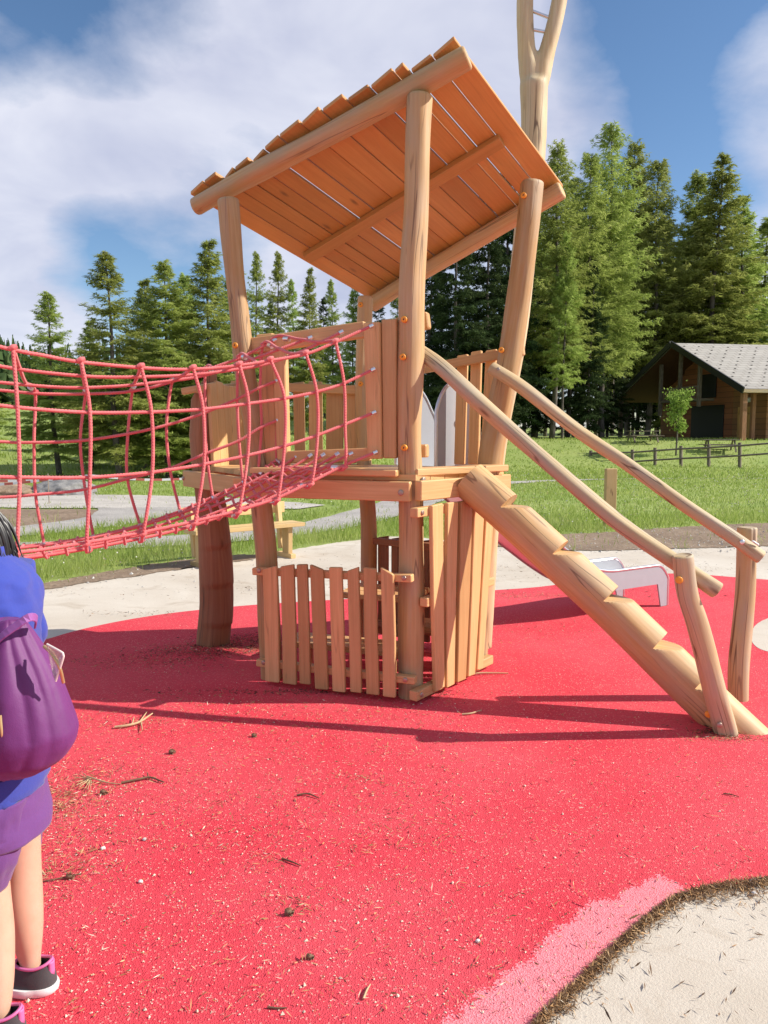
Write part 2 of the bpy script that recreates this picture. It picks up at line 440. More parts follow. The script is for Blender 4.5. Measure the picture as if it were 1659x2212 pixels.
SAND = gp((-420, 1330), (0, 1292), (75, 1275), (180, 1254), (300, 1234), (430, 1215), (560, 1203), (640, 1186), (760, 1168), (870, 1157), (980, 1170), (1080, 1184), (1250, 1192), (1450, 1187), (1700, 1178)) + [V((8, 8.5, 0)), V((9, -4, 0)), V((-9, -4, 0)), V((-9, 5, 0))]
sand_poly = sheet('concrete_plaza', SAND, 0.004, M['sand'], 1, 0.03, 3)
DIRT = gp((1050, 1172), (1080, 1184), (1250, 1192), (1450, 1187), (1760, 1178), (1760, 1128), (1560, 1134), (1430, 1142), (1300, 1152), (1150, 1158), (1075, 1162))
dirt_poly = sheet('dirt_verge', DIRT, 0.010, M['dirt'], 1, 0.06, 5)
EDGE = gp((-420, 1310), (-100, 1300), (75, 1280), (180, 1262), (330, 1240), (430, 1224), (560, 1210), (560, 1196), (430, 1206), (300, 1224), (180, 1246), (75, 1266), (-100, 1288), (-420, 1300))
edge_poly = sheet('dirt_edge', EDGE, 0.009, M['dirt'], 1, 0.05, 6)
RUB = gp((-700, 1420), (-300, 1415), (0, 1405), (90, 1388), (160, 1366), (250, 1346), (340, 1331), (430, 1320), (560, 1308), (760, 1296), (900, 1288), (1060, 1278), (1180, 1270), (1280, 1252), (1380, 1240), (1500, 1242), (1620, 1252), (1760, 1262)) + [V((5.5, 7.6, 0)), V((6.0, 3, 0)), V((5, -2.5, 0)), V((-5, -2.5, 0)), V((-5.5, 3, 0))]
rub_poly = sheet('rubber_surface', RUB, 0.012, M['rubber'], 2)
isl = gp((1618, 1376), (1636, 1346), (1690, 1330), (1790, 1326), (1960, 1345), (1960, 1440), (1760, 1432), (1665, 1414), (1630, 1402))
sheet('concrete_island', isl, 0.0135, M['sand'], 2)
FRONT = gp((1800, 1890), (1659, 1912), (1560, 1925), (1470, 1950), (1400, 1998), (1330, 2062), (1265, 2125), (1195, 2192), (1150, 2240), (1100, 2320)) + [V((0.3, 1.2, 0)), V((0.9, 0.6, 0)), V((2.4, 0.8, 0)), V((3.0, 2.0, 0)), V((2.4, 2.6, 0))]
front_poly = sheet('concrete_corner', FRONT, 0.016, M['sand'], 2, 0.012, 8)
def q8(x, y): return (806 + x * 0.5139, 1498 + y * 0.5139)
patch = [q8(*q) for q in ((220, 1480), (320, 1390), (450, 1290), (560, 1190), (680, 1120), (750, 1020), (860, 950), (930, 890), (1010, 880), (1080, 830), (1200, 780), (1280, 815), (1310, 860), (1240, 905), (1130, 985), (1000, 1095), (930, 1165), (850, 1245), (760, 1330), (700, 1390), (620, 1480))]
PP = gp(*patch)
def pdist(x, y):
    best = 9; ins = False; k = len(PP)
    for i in range(k):
        a = PP[i]; b = PP[(i + 1) % k]; e = b - a; t = max(0, min(1, ((x - a.x) * e.x + (y - a.y) * e.y) / (e.x ** 2 + e.y ** 2)))
        best = min(best, math.hypot(x - a.x - e.x * t, y - a.y - e.y * t))
        if (a.y > y) != (b.y > y) and x < (b.x - a.x) * (y - a.y) / (b.y - a.y) + a.x: ins = not ins
    return best if ins else -best
mb = MB(); gs_ = 0.0125; gx = np.arange(min(p.x for p in PP) - 0.08, max(p.x for p in PP) + 0.08, gs_); gy = np.arange(min(p.y for p in PP) - 0.08, max(p.y for p in PP) + 0.08, gs_)
vs_ = []; ts_ = []
for y in gy:
    for x in gx:
        dd0 = pdist(x, y) + 0.02 * mnoise.noise(V((x * 22, y * 22, 1))) + 0.012 * mnoise.noise(V((x * 60, y * 60, 4)))
        vs_.append((x, y, 0.0127)); ts_.append(max(0.0, min(1.0, 0.45 + dd0 / 0.055)))
k = len(gx); mb.add(vs_, [[i * k + j, i * k + j + 1, (i + 1) * k + j + 1, (i + 1) * k + j] for i in range(len(gy) - 1) for j in range(k - 1) if max(ts_[i * k + j], ts_[i * k + j + 1], ts_[(i + 1) * k + j]) > 0.001], [(0, 0)] * len(vs_), ts_)
tag(mb.build('faded_rubber_patch', M['fadedrubber']), kind='structure')
drape('gravel_path', [tuple(q) for q in [(-6.2, 9.6, 0.45), (-3.2, 10.6, 0.5), (-1.6, 11.6, 0.5), (-0.6, 13.2, 0.55), (0.4, 16.2, 0.6), (1.6, 20, 0.6), (4, 25, 0.5), (9, 28.6, 0.22), (16, 29, 0.2), (26, 29.5, 0.3)]], 0.02, M['pathgravel'])
drape('gravel_yard', [(-16, 17.5, 2.1), (-10, 17.6, 2.0), (-5, 17.0, 1.7), (-2.6, 16.2, 0.9), (-1.4, 15.6, 0.5)], 0.02, M['gravel'])
drape('bare_soil', [(-14, 13.2, 1.3), (-8, 13.6, 1.5), (-5.2, 13.8, 1.2), (-4.2, 14.0, 0.5)], 0.016, M['dirt'])
drape('gravel_spur', [(-4.6, 15.4, 0.9), (-4.4, 13.6, 0.7), (-5.2, 11.9, 0.6), (-6.6, 10.8, 0.5)], 0.026, M['pathgravel'])
# ---------------------------------------------------------------- climbing tower
tower = empty('play_tower', (0, 5.0, 0))
tag(tower, 'wooden play tower on log posts with a slanted plank roof and picket panels', 'play tower')
Y1, Y2, Y3, Y4, Y5 = 4.40, 4.72, 5.0, 5.62, 5.5
g1 = G(888, 1508); g2 = G(587, 1468); g3 = G(1028, 1440)
def post(pts, r, seed, mat='post', **kw):
    mb = MB(); log(mb, pts, r, 24, 0.04, 0.075, seed, **kw); return mb.build('post', M[mat], tower)
p1 = post([V((g1.x, g1.y, -0.1)), V((g1.x, g1.y, 0.02)), P(888, 1250, 4.39), P(888, 1060, Y1), P(885, 850, Y1), P(889, 650, Y1), P(899, 450, Y1), P(906, 212, Y1)], [0.071, 0.071, 0.070, 0.066, 0.071, 0.072, 0.066, 0.070], 1)
p2 = post([V((g2.x, g2.y, -0.1)), V((g2.x, g2.y, 0.02)), P(576, 1217, Y2), P(567, 1109, Y2), P(553, 951, Y2), P(536, 850, Y2), P(523, 746, Y2), P(508, 600, Y2), P(493, 436, Y2)], [0.064, 0.064, 0.064, 0.062, 0.062, 0.060, 0.057, 0.056, 0.060], 2)
p3 = post([V((g3.x, g3.y, -0.1)), V((g3.x, g3.y, 0.02)), P(1040, 1200, Y3), P(1058, 1000, Y3), P(1070, 930, Y3), P(1085, 850, Y3), P(1103, 750, Y3), P(1128, 600, Y3), P(1140, 500, Y3), P(1148, 398, Y3)], [0.074, 0.074, 0.076, 0.080, 0.080, 0.078, 0.076, 0.070, 0.068, 0.066], 3)
p4 = post([P(798, 1385, Y4), P(797, 1230, Y4), P(792, 1080, Y4), P(784, 900, Y4), P(783, 800, Y4), P(789, 645, Y4)], [0.056, 0.056, 0.054, 0.052, 0.048, 0.052], 4)
# stepped climbing log
def notch(q, th, L, tot):
    # saw-tooth footholds up two sides below the platform
    if L > 1.1: return q
    side = max(0.0, math.cos(th - 0.6)) ** 2; side2 = max(0.0, math.cos(th - 3.6)) ** 2
    ph = (L / 0.27) % 1.0; ph2 = ((L + 0.13) / 0.27) % 1.0
    return q * (1.06 - 0.26 * side * ph ** 1.5 - 0.26 * side2 * ph2 ** 1.5)
g5 = G(461, 1392)
mb = MB()
log(mb, [V((g5.x, g5.y, -0.1)), V((g5.x, g5.y, 0.0)), P(468, 1300, Y5), P(464, 1200, Y5), P(453, 1063, Y5), P(440, 950, Y5), P(427, 850, Y5)], [0.112, 0.112, 0.112, 0.108, 0.10, 0.095, 0.09], 24, 0.02, 0.05, 5, 0.1, rfun=notch)
# slanted top: lift one side of the upper end
mx = max(q[2] for q in mb.v)
for i, q in enumerate(mb.v):
    if q[2] > mx - 0.3:
        k = (q[2] - (mx - 0.3)) / 0.3; mb.v[i] = (q[0] + 0.05 * k, q[1], q[2] + k * (q[0] + 1.32) * 1.35)
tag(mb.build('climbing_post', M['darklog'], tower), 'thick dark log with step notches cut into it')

# roof --------------------------------------------------------------------------
A = P(425, 445, 4.9); B = P(1006, 127, 4.34); C = P(1210, 412, 5.25); D = P(805, 657, 5.9)
up = (B - A).cross(C - A).normalized()
if up.z < 0: up = -up
mb = MB(); log(mb, [A, lerp(A, B, 0.35) + up * 0.004, lerp(A, B, 0.7) - up * 0.004, B], [0.054, 0.057, 0.056, 0.060], 24, 0.04, 0.08, 11); mb.build('roof_beam', M['post'], tower)
mb = MB(); log(mb, [D, lerp(D, C, 0.5) + up * 0.012, C], [0.054, 0.056, 0.056], 24, 0.04, 0.08, 12); mb.build('roof_beam', M['post'], tower)
rnd = random.Random(5)
mb = MB()
lift = up * 0.078
# boards laid side by side from the low end to the high end; front ends overhang unevenly
cuts = [0.0]
wd = [1.05, 0.8, 0.75, 0.9, 0.9, 1.0, 1.2, 1.1, 1.15, 1.1, 1.25, 0.5, 1.1, 1.15]
for q in wd: cuts.append(cuts[-1] + q)
tot = cuts[-1]
over = [0.045, 0.06, 0.03, 0.04, 0.05, 0.075, 0.09, 0.11, 0.105, 0.075, 0.095, 0.10, 0.05, 0.06, 0.07]
dAB = (B - A); dDC = (C - D)
A0 = A - dAB * 0.005; B0 = B + dAB * 0.0; D0 = D - dDC * 0.02; C0 = C + dDC * 0.01
for i in range(len(wd)):
    t0 = cuts[i] / tot; t1 = cuts[i + 1] / tot; tm = (t0 + t1) / 2
    gap = 0.004 if rnd.random() < 0.6 else 0.011
    pf = lerp(A0, B0, tm); pb = lerp(D0, C0, tm)
    d = (pb - pf).normalized()
    wf = (lerp(A0, B0, t1) - lerp(A0, B0, t0)); wb = (lerp(D0, C0, t1) - lerp(D0, C0, t0))
    perp = (wf - d * wf.dot(d)); wfl = perp.length - gap; perpb = (wb - d * wb.dot(d)); wbl = perpb.length - gap
    dz = rnd.uniform(-0.004, 0.004)
    o = over[i] + rnd.uniform(-0.01, 0.01)
    board(mb, [pf + lift - d * o + up * dz, lerp(pf, pb, 0.5) + lift + up * dz, pb + lift + d * (0.05 + rnd.uniform(-0.012, 0.012)) + up * dz], perp, [wfl, (wfl + wbl) / 2, wbl], 0.026, 0.003, rnd.uniform(-0.006, 0.006), 0, rnd.uniform(0.15, 0.95))
mb.build('roof_planks', M['roofboard'], tower)
mb = MB()
m0 = lerp(A, D, 0.56); m1 = lerp(B, C, 0.53)
ba = P(632, 556, 0.5 * (A.y + D.y)); 
board(mb, [lerp(m0, m1, 0.02) + up * 0.044, lerp(m0, m1, 0.93) + up * 0.044], (D - A), 0.085, 0.04, 0.004)
mb.build('roof_batten', M['roofboard'], tower)

# platform ----------------------------------------------------------------------
ZD = 1.262
def flat(p, z): return V((p.x, p.y, z))
c1 = P(888, 1020, Y1); c2 = P(560, 1020, Y2); c3 = P(1058, 1010, Y3); c4 = P(790, 1000, Y4); c5 = P(452, 1040, Y5)
poly = [V((c5.x - 0.02, c5.y - 0.02, 0)), V((c2.x - 0.02, c2.y - 0.07, 0)), V((c1.x + 0.02, c1.y - 0.085, 0)), V((c3.x + 0.08, c3.y - 0.05, 0)), V((c3.x + 0.05, c3.y + 0.1, 0)), V((c4.x + 0.02, c4.y + 0.06, 0)), V((-0.72, 5.95, 0)), V((-1.05, 5.9, 0))]
# deck as parallel planks clipped to the polygon
mb = MB()
dd = (V((c1.x, c1.y, 0)) - V((c2.x, c2.y, 0))).normalized(); nn = V((-dd.y, dd.x, 0))
def clip(pl, p, nrm):
    out = []
    for i in range(len(pl)):
        a = pl[i]; b = pl[(i + 1) % len(pl)]; da = (a - p).dot(nrm); db = (b - p).dot(nrm)
        if da >= 0: out.append(a)
        if da * db < 0: out.append(a.lerp(b, da / (da - db)))
    return out
s_ = sorted((p - poly[1]).dot(nn) for p in poly); q = s_[0]
while q < s_[-1]:
    pl = clip(clip(poly, poly[1] + nn * (q + 0.003), nn), poly[1] + nn * (q + 0.117), -nn)
    if len(pl) >= 3:
        k = len(pl); vs = [V((p.x, p.y, ZD)) for p in pl] + [V((p.x, p.y, ZD - 0.032)) for p in pl]
        fs = [list(range(k)), list(range(2 * k - 1, k - 1, -1))] + [[i, k + i, k + (i + 1) % k, (i + 1) % k] for i in range(k)]
        t = random.random()
        mb.add(vs, fs, [((p - poly[1]).dot(nn) + p.z, (p - poly[1]).dot(dd)) for p in vs], t)
    q += 0.12
mb.build('deck', M['board'], tower)
mb = MB(); board(mb, [V((c1.x - 0.02, c1.y - 0.02, ZD + 0.010)) , V((c3.x + 0.05, c3.y - 0.06, ZD + 0.010))], V((dd.x, dd.y, 0)), 0.15, 0.04, 0.005)
board(mb, [V((c2.x - 0.02, c2.y - 0.03, ZD + 0.008)), V((c1.x - 0.06, c1.y - 0.035, ZD + 0.008))], nn, 0.13, 0.036, 0.005); mb.build('deck_edge', M['board'], tower)
def beam(a, b, h, t, name='beam', mat='board', ch=0.005):
    mb = MB(); board(mb, [a, b], (0, 0, 1), h, t, ch); return mb.build(name, M[mat], tower)
zb = ZD - 0.09
fr = (V((c1.x, c1.y, 0)) - V((c2.x, c2.y, 0))).normalized(); fo = V((fr.y, -fr.x, 0))      # outward of the bridge face
s1 = (V((c3.x, c3.y, 0)) - V((c1.x, c1.y, 0))).normalized(); so = V((s1.y, -s1.x, 0))     # outward of the stair face
bA = flat(c2, zb) + fo * 0.085 - fr * 0.12; bB = flat(c1, zb) + fo * 0.095 + fr * 0.03
beam(bA, bB, 0.108, 0.045)
beam(flat(c1, zb + 0.004) + so * 0.095 + s1 * 0.0 - s1 * 0.06, flat(c3, zb + 0.004) + so * 0.10 + s1 * 0.055, 0.108, 0.045)
lo_ = (V((c2.x, c2.y, 0)) - V((c5.x, c5.y, 0))).normalized(); lout = V((lo_.y, -lo_.x, 0))
beam(flat(c5, zb) + lout * 0.13 - lo_ * 0.11, flat(c2, zb) + lout * 0.085 - lo_ * 0.06, 0.108, 0.045)
beam(V((c4.x, c4.y + 0.075, zb)) - V((0.9, -0.2, 0)) * 0.9, V((c4.x, c4.y + 0.075, zb)), 0.1, 0.045)
beam(V((c4.x, c4.y + 0.09, zb)), V((c3.x + 0.06, c3.y + 0.11, zb)), 0.1, 0.045)
beam(V((c5.x + 0.1, c5.y, zb - 0.001)), V((-1.0, 5.88, zb - 0.001)), 0.1, 0.045)
def bolt(p, nrm, r=0.014, mat='bolt', name='bolt', parent=tower):
    mb = MB(); disc(mb, p, nrm, r, 0.006); return mb.build(name, M[mat], parent)
for t in (0.06, 0.955): bolt(lerp(bA, bB, t) + fo * 0.024 - V((0, 0, 0.005)), fo, 0.016)
bolt(P(915, 1037, 4.35), so, 0.016); bolt(P(1083, 1030, 4.93), so, 0.013)
bolt(flat(c5, zb) + lout * 0.156 - lo_ * 0.09, lout, 0.014)

# frame the rope bridge is tied to --------------------------------------------------
def FP(px, py, off=0.0):
    """point on the bridge-face plane that an image point falls on"""
    a = ray(px, py); o = V((0, 0, EYE)); p0 = flat(c1, 0) + fo * off
    t = (p0 - o).dot(fo) / a.dot(fo); return o + a * t
frame = MB()
def vb(x0, x1, yt, x0b, x1b, yb, off, th, mbx, s1_=0.0, tint=None):
    a = FP((x0b + x1b) / 2, yb, off); b = FP((x0 + x1) / 2, yt, off)
    k = (FP(x1, yt, off) - FP(x0, yt, off)).length; k2 = (FP(x1b, yb, off) - FP(x0b, yb, off)).length
    board(mbx, [a, b], fr, [k2, k], th, 0.005, 0, s1_, tint)
vb(558, 592, 722, 578, 604, 1006, -0.02, 0.05, frame, 0.0, 0.6)
vb(589, 618, 722, 603, 625, 1006, 0.005, 0.05, frame, 0.0, 0.45)
vb(788, 822, 697, 797, 826, 991, 0.05, 0.05, frame, 0.0, 0.7)
vb(826, 858, 690, 830, 858, 990, 0.03, 0.04, frame, 0.0, 0.3)
board(frame, [FP(545, 748, 0.0), FP(790, 712, 0.0)], (0, 0, 1), [0.092, 0.088], 0.05, 0.005, tint=0.5)
board(frame, [FP(612, 988, 0.0), FP(800, 981, 0.0)], (0, 0, 1), 0.072, 0.05, 0.005, tint=0.6)
frame.build('bridge_gate_frame', M['board'], tower)

# picket panels ----------------------------------------------------------------------
def panel(rails, pickets, name='picket_panel', mat='board', railmat=None, pic='picket'):
    o = None
    for a, b, h, t in rails:
        mb = MB(); board(mb, [a, b], (0, 0, 1), h, t, 0.004); q = mb.build('rail' if o else name, M[railmat or mat], o or tower); o = o or q
    for pts, wdir, w, t, sl in pickets:
        mb = MB(); board(mb, pts, wdir, w, t, 0.004, 0, sl)
        mb.build(pic, M[mat], o)
    return o
def q3(x, y): return (374.4 + x * 0.4514, 1036.8 + y * 0.4514)
# low front panel (bridge face)
pk = [((432, 497), 418, (450, 502), 965, 0.012), ((515, 578), 408, (527, 590), 975, 0.008), ((593, 642), 403, (607, 657), 975, 0.002), ((657, 718), 416, (683, 740), 1000, -0.014),
      ((748, 808), 417, (767, 822), 1012, 0.001), ((835, 888), 424, (843, 908), 1015, 0.012), ((912, 972), 420, (925, 988), 1025, -0.002), ((995, 1055), 434, (1005, 1065), 1037, -0.02)]
offp = 0.135; pickets = []
gate_pickets = []
def base_off(x, y, off):  # plane through the post feet
    a = ray(*q3(x, y)); o = V((0, 0, EYE)); fr2 = (V((g1.x, g1.y, 0)) - V((g2.x, g2.y, 0))).normalized(); n2 = V((fr2.y, -fr2.x, 0))
    p0 = V((g1.x, g1.y, 0)) + n2 * off; t = (p0 - o).dot(n2) / a.dot(n2); return o + a * t
fr2 = (V((g1.x, g1.y, 0)) - V((g2.x, g2.y, 0))).normalized(); fo2 = V((fr2.y, -fr2.x, 0))
for (xa, xb), yt, (xc, xd), yb, sl in pk:
    t = base_off((xa + xb) / 2, yt, offp); b = base_off((xc + xd) / 2, yb, offp)
    w = (base_off(xb, yt, offp) - base_off(xa, yt, offp)).length
    mid = lerp(b, t, 0.5) + fr2 * random.uniform(-0.004, 0.004)
    b.z = max(b.z, 0.03)
    pickets.append(([b, mid, t], fr2, [w, w * 1.02, w], 0.024, sl))
rails = [(base_off(386, 435, 0.098), base_off(1146, 470, 0.098), 0.042, 0.048), (base_off(405, 871, 0.098), base_off(1160, 957, 0.098), 0.042, 0.048)]
front = panel(rails, pickets)
for x, y in ((410, 434), (1104, 470), (432, 874), (1110, 957)): bolt(base_off(x, y, 0.125), fo2, 0.013, parent=front)
# tall side panel under the stair
pk = [((1226, 1288), 65, (1245, 1295), 1000, 0), ((1302, 1360), 62, (1297, 1342), 985, 0), ((1365, 1430), 66, (1347, 1397), 960, 0), ((1432, 1487), 100, (1400, 1440), 935, 0), ((1490, 1533), 120, (1443, 1477), 905, 0)]
s2 = (V((g3.x, g3.y, 0)) - V((g1.x, g1.y, 0))).normalized(); so2 = V((s2.y, -s2.x, 0))
def side_off(x, y, off):
    a = ray(*q3(x, y)); o = V((0, 0, EYE)); p0 = V((g1.x, g1.y, 0)) + so2 * off; t = (p0 - o).dot(so2) / a.dot(so2); return o + a * t
pickets = []
for (xa, xb), yt, (xc, xd), yb, sl in pk:
    t = side_off((xa + xb) / 2, yt, 0.13); b = side_off((xc + xd) / 2, yb, 0.13)
    w = (side_off(xb, yt, .13) - side_off(xa, yt, .13)).length; wb_ = (side_off(xd, yb, .13) - side_off(xc, yb, .13)).length
    b.z = max(b.z, 0.03)
    t.z = min(t.z, 1.10)
    pickets.append(([b, lerp(b, t, 0.5) + s2 * random.uniform(-0.006, 0.006), t], s2, [wb_ * 0.80, (wb_ + w) * 0.43, w * 0.86], 0.026, random.uniform(-0.008, 0.008)))
ra = side_off(1150, 158, 0.095); rb = side_off(1525, 158, 0.095); rb.z = ra.z
rc = side_off(1172, 1000, 0.095); rc.z = 0.065; rd = V((rb.x, rb.y, 0.065)); rc.x = ra.x; rc.y = ra.y
side = panel([(ra, rb, 0.05, 0.05), (rc - s2 * 0.0, rd, 0.055, 0.05), (lerp(ra, rc, 0.5) + s2 * 0.1, lerp(rb, rd, 0.5), 0.05, 0.05)], pickets)
bolt(ra + s2 * 0.045 + so2 * 0.027, so2, 0.013, parent=side); bolt(rc + s2 * 0.045 + so2 * 0.027, so2, 0.013, parent=side)
# railing at the back, between the far post and the slide post
def at(px, py, Y): return P(px, py, Y)
r1 = at(779, 822, 5.66); r2 = at(1132, 757, 5.02)
rdir = (r2 - r1); rdir.z = 0; rdir.normalize()
pickets = []
for xt, yt, xb, wpx in ((1000, 767, 993, 24), (1030, 759, 1023, 24), (1062, 756, 1050, 24)):
    k = (xt - 779) / (1132 - 779); Yk = lerp(5.66, 5.02, k) + 0.05
    pickets.append(([at(xb, 1003, Yk), at(xt, yt, Yk)], rdir, wpx * Yk / F, 0.028, 0.004))
panel([(r1, r2, 0.058, 0.036)], pickets, 'railing_panel')
# railing at the back left
r1 = at(500, 832, 5.86); r2 = at(776, 843, 5.64)
rdir = (r2 - r1); rdir.z = 0; rdir.normalize(); pickets = []
for xa, xb, xc, xd, yt in ((524, 552, 524, 552, 830), (584, 608, 588, 610, 828), (633, 657, 637, 660, 826), (667, 696, 668, 698, 824), (705, 742, 704, 742, 832), (748, 772, 746, 770, 832)):
    k = ((xa + xb) / 2 - 500) / 276; Yk = lerp(5.86, 5.64, k) + 0.035
    pickets.append(([at((xc + xd) / 2, 1001, Yk), at((xa + xb) / 2, yt, Yk)], rdir, [(xd - xc) * Yk / F, (xb - xa) * Yk / F], 0.026, random.uniform(-0.006, 0.006)))
panel([(r1, r2, 0.062, 0.04)], pickets, 'railing_panel')
# side panel seen almost edge-on beside the climbing post
e0 = at(438, 842, 5.36); e1 = at(507, 836, 5.84); edir = (e1 - e0); edir.z = 0; edir.normalize(); eo = V((edir.y, -edir.x, 0))
pickets = []
for i in range(5):
    p = lerp(e0, e1, (i + 0.5) / 5); t = V((p.x, p.y, 1.82 + 0.015 * random.uniform(-1, 1))) + eo * 0.04; b = V((p.x + 0.02, p.y, 1.185)) + eo * 0.04
    pickets.append(([b, t], edir, 0.098, 0.026, random.uniform(-0.01, 0.01)))
panel([(e0 - edir * 0.06, e1, 0.05, 0.04), (V((e0.x, e0.y, 1.33)) , V((e1.x, e1.y, 1.33)), 0.05, 0.04)], pickets, 'railing_panel')
beam(at(393, 846, 5.36), at(446, 836, 5.36), 0.045, 0.04, 'rail')
# block of the bridge frame showing past the front post
mb = MB(); board(mb, [FP(858, 706, -0.09), FP(927, 692, -0.09)], (0, 0, 1), 0.09, 0.06, 0.006); mb.build('rail', M['board'], tower)
mb = MB(); board(mb, [FP(858, 974, -0.08), FP(924, 974, -0.08)], (0, 0, 1), 0.072, 0.06, 0.006); mb.build('rail', M['board'], tower)
# low panel, bench and counter under the platform
r1 = at(805, 1168, 5.6); r2 = V((0.62, 5.1, r1.z)); rdir = (r2 - r1).normalized(); pickets = []
for i in range(7):
    p = lerp(r1, r2, 0.08 + i * 0.135) + V((0.02, 0.04, 0))
    pickets.append(([V((p.x, p.y, 0.05)), V((p.x, p.y, p.z + 0.03))], rdir, 0.085, 0.024, 0.008))
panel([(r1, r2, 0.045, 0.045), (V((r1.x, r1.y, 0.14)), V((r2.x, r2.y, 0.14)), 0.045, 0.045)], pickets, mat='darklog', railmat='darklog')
def seat(c, z, w, mats='board', nb=2):
    mb = MB()
    for j in range(nb):
        o = nn * (j - (nb - 1) / 2) * 0.125
        board(mb, [c + dd * -w / 2 + o + V((0, 0, z)), c + dd * w / 2 + o + V((0, 0, z))], nn, 0.118, 0.035, 0.004)
    board(mb, [c - dd * w * 0.36 + V((0, 0, 0.005)), c - dd * w * 0.36 + V((0, 0, z - 0.02))], nn, 0.12, 0.035, 0.003)
    board(mb, [c + dd * w * 0.36 + V((0, 0, 0.005)), c + dd * w * 0.36 + V((0, 0, z - 0.02))], nn, 0.12, 0.035, 0.003)
    return mb.build('seat', M[mats], tower)
seat(V((0.0, 5.22, 0)), 0.43, 0.52, 'board', 3)
seat(V((-0.22, 4.78, 0)), 0.2, 0.78, 'board', 2)
seat(V((0.28, 4.93, 0)), 0.28, 0.34, 'board', 2)
# orange covers over the screws
for px, py, Y, dirn in ((873, 690, Y1 - .072, fo), (870, 771, Y1 - .072, fo), (873, 967, Y1 - .072, fo), (508, 746, Y2 - .057, V((-0.3, -1, 0))), (552, 1015, Y2 - .06, fo), (1131, 422, Y3 - .065, V((-0.4, -1, 0))), (1083, 756, Y3 - .075, V((-0.4, -1, 0))), (779, 658, Y4 - .05, V((-0.2, -1, 0))), (779, 829, Y4 - .05, fo)):
    mb = MB(); disc(mb, P(px, py, Y), dirn.normalized(), 0.017, 0.009)
    o = mb.build('screw_cover', M['cap'], tower)
    mb = MB(); q = P(px, py, Y) + dirn.normalized() * 0.009; box(mb, q, (1, 0, 0), (0, 0, 1), (0.5, 0.1, 1), 0.005, 0.004, 0.010, 0.0005); mb.build('screw_slot', M['black'], o)

# ---------------------------------------------------------------- log stair with handrails
stair = empty('log_stair', (1.2, 4.3, 0))
tag(stair, 'notched log stair with round handrails leaning up to the tower platform', 'stair')
t0 = P(1012, 1036, 4.60); gl = G(1596, 1574); t1 = V((gl.x, gl.y, 0.0))
ax = (t1 - t0).normalized(); t1 = t1 + ax * 0.16
side_v = ax.cross(V((0, 0, 1))).normalized(); upn = side_v.cross(ax).normalized()
L = (t1 - t0).length; R = 0.112
th = math.asin(-ax.z)
def pxof(q): return 829.5 + F * q.x / (q.y * math.cos(PITCH) + (EYE - q.z) * math.sin(PITCH))
risers = [min(np.arange(0, L, 0.004), key=lambda s: abs(pxof(t0 + ax * float(s) + upn * R) - x_)) for x_ in (1112, 1222, 1332, 1440, 1532)]
stp = 0.006; ss = list(np.arange(0, L, stp)); nseg = 56
ss = sorted(set([round(q, 4) for q in ss] + [r + 0.0005 for r in risers] + [r - 0.0005 for r in risers]))
rings = []
for s in ss:
    cap = 10.0
    for r in risers:
        if s >= r: cap = min(cap, R - 0.080 + (s - r) * math.tan(th) * 0.92) if s - r < 0.2 else cap
    ring = []
    bend = 0.012 * math.sin(s * 2.1)
    for j in range(nseg):
        a = 2 * PI * j / nseg
        k = R * (1 + 0.05 * mnoise.noise(V((math.cos(a) * 1.3, math.sin(a) * 1.3, s * 1.8))))
        # roll tops of each step edge a little
        x = math.cos(a) * k; y = math.sin(a) * k
        y = min(y, cap)
        ring.append(t0 + ax * s + side_v * x + upn * (y + bend))
    rings.append(ring)
mb = MB(); mb.sweep(rings, True, True, 0.55); o = mb.build('stair_log', M['post'], stair)
o.data.set_sharp_from_angle(angle=math.radians(35))
def srail(pts, r, seed):
    mb = MB(); log(mb, pts, r, 18, 0.04, 0.12, seed); return mb.build('handrail', M['rail'], stair)
srail([P(905, 760, 4.50), P(960, 800, 4.36), P(1058, 890, 4.23), P(1200, 1015, 4.05), P(1330, 1122, 3.93), P(1455, 1212, 3.83), P(1546, 1274, 3.77)], 0.041, 21)
fr_ = srail([P(1063, 795, 4.86), P(1130, 838, 4.78), P(1240, 925, 4.66), P(1350, 1000, 4.52), P(1470, 1084, 4.36), P(1590, 1166, 4.24), P(1642, 1203, 4.19)], 0.037, 22)
mb = MB(); a = P(1627, 1171, 4.17); box(mb, P(1632, 1173, 4.185), (1, 0.2, -0.6), (0, 0, 1), (0, 1, 0.2), 0.045, 0.012, 0.012); mb.build('label_plate', plain('white_plate', (0.85, 0.85, 0.85), 0.4), fr_)
gn = G(1568, 1588); gf = G(1597, 1514)
mb = MB(); log(mb, [V((gn.x + .01, gn.y, -0.1)), V((gn.x, gn.y, 0.02)), P(1540, 1475, 3.80), P(1505, 1350, 3.78), P(1483, 1280, 3.77), P(1474, 1203, 3.76)], [0.058, 0.057, 0.054, 0.052, 0.050, 0.050], 22, 0.03, 0.10, 23, 0.15); np_ = mb.build('handrail_post', M['rail'], stair)
mb = MB(); log(mb, [V((gf.x, gf.y, -0.1)), V((gf.x, gf.y, 0.02)), P(1600, 1420, 4.34), P(1606, 1300, 4.34), P(1613, 1142, 4.34)], [0.054, 0.053, 0.054, 0.052, 0.05], 22, 0.03, 0.10, 24, 0.15); fp_ = mb.build('handrail_post', M['rail'], stair)
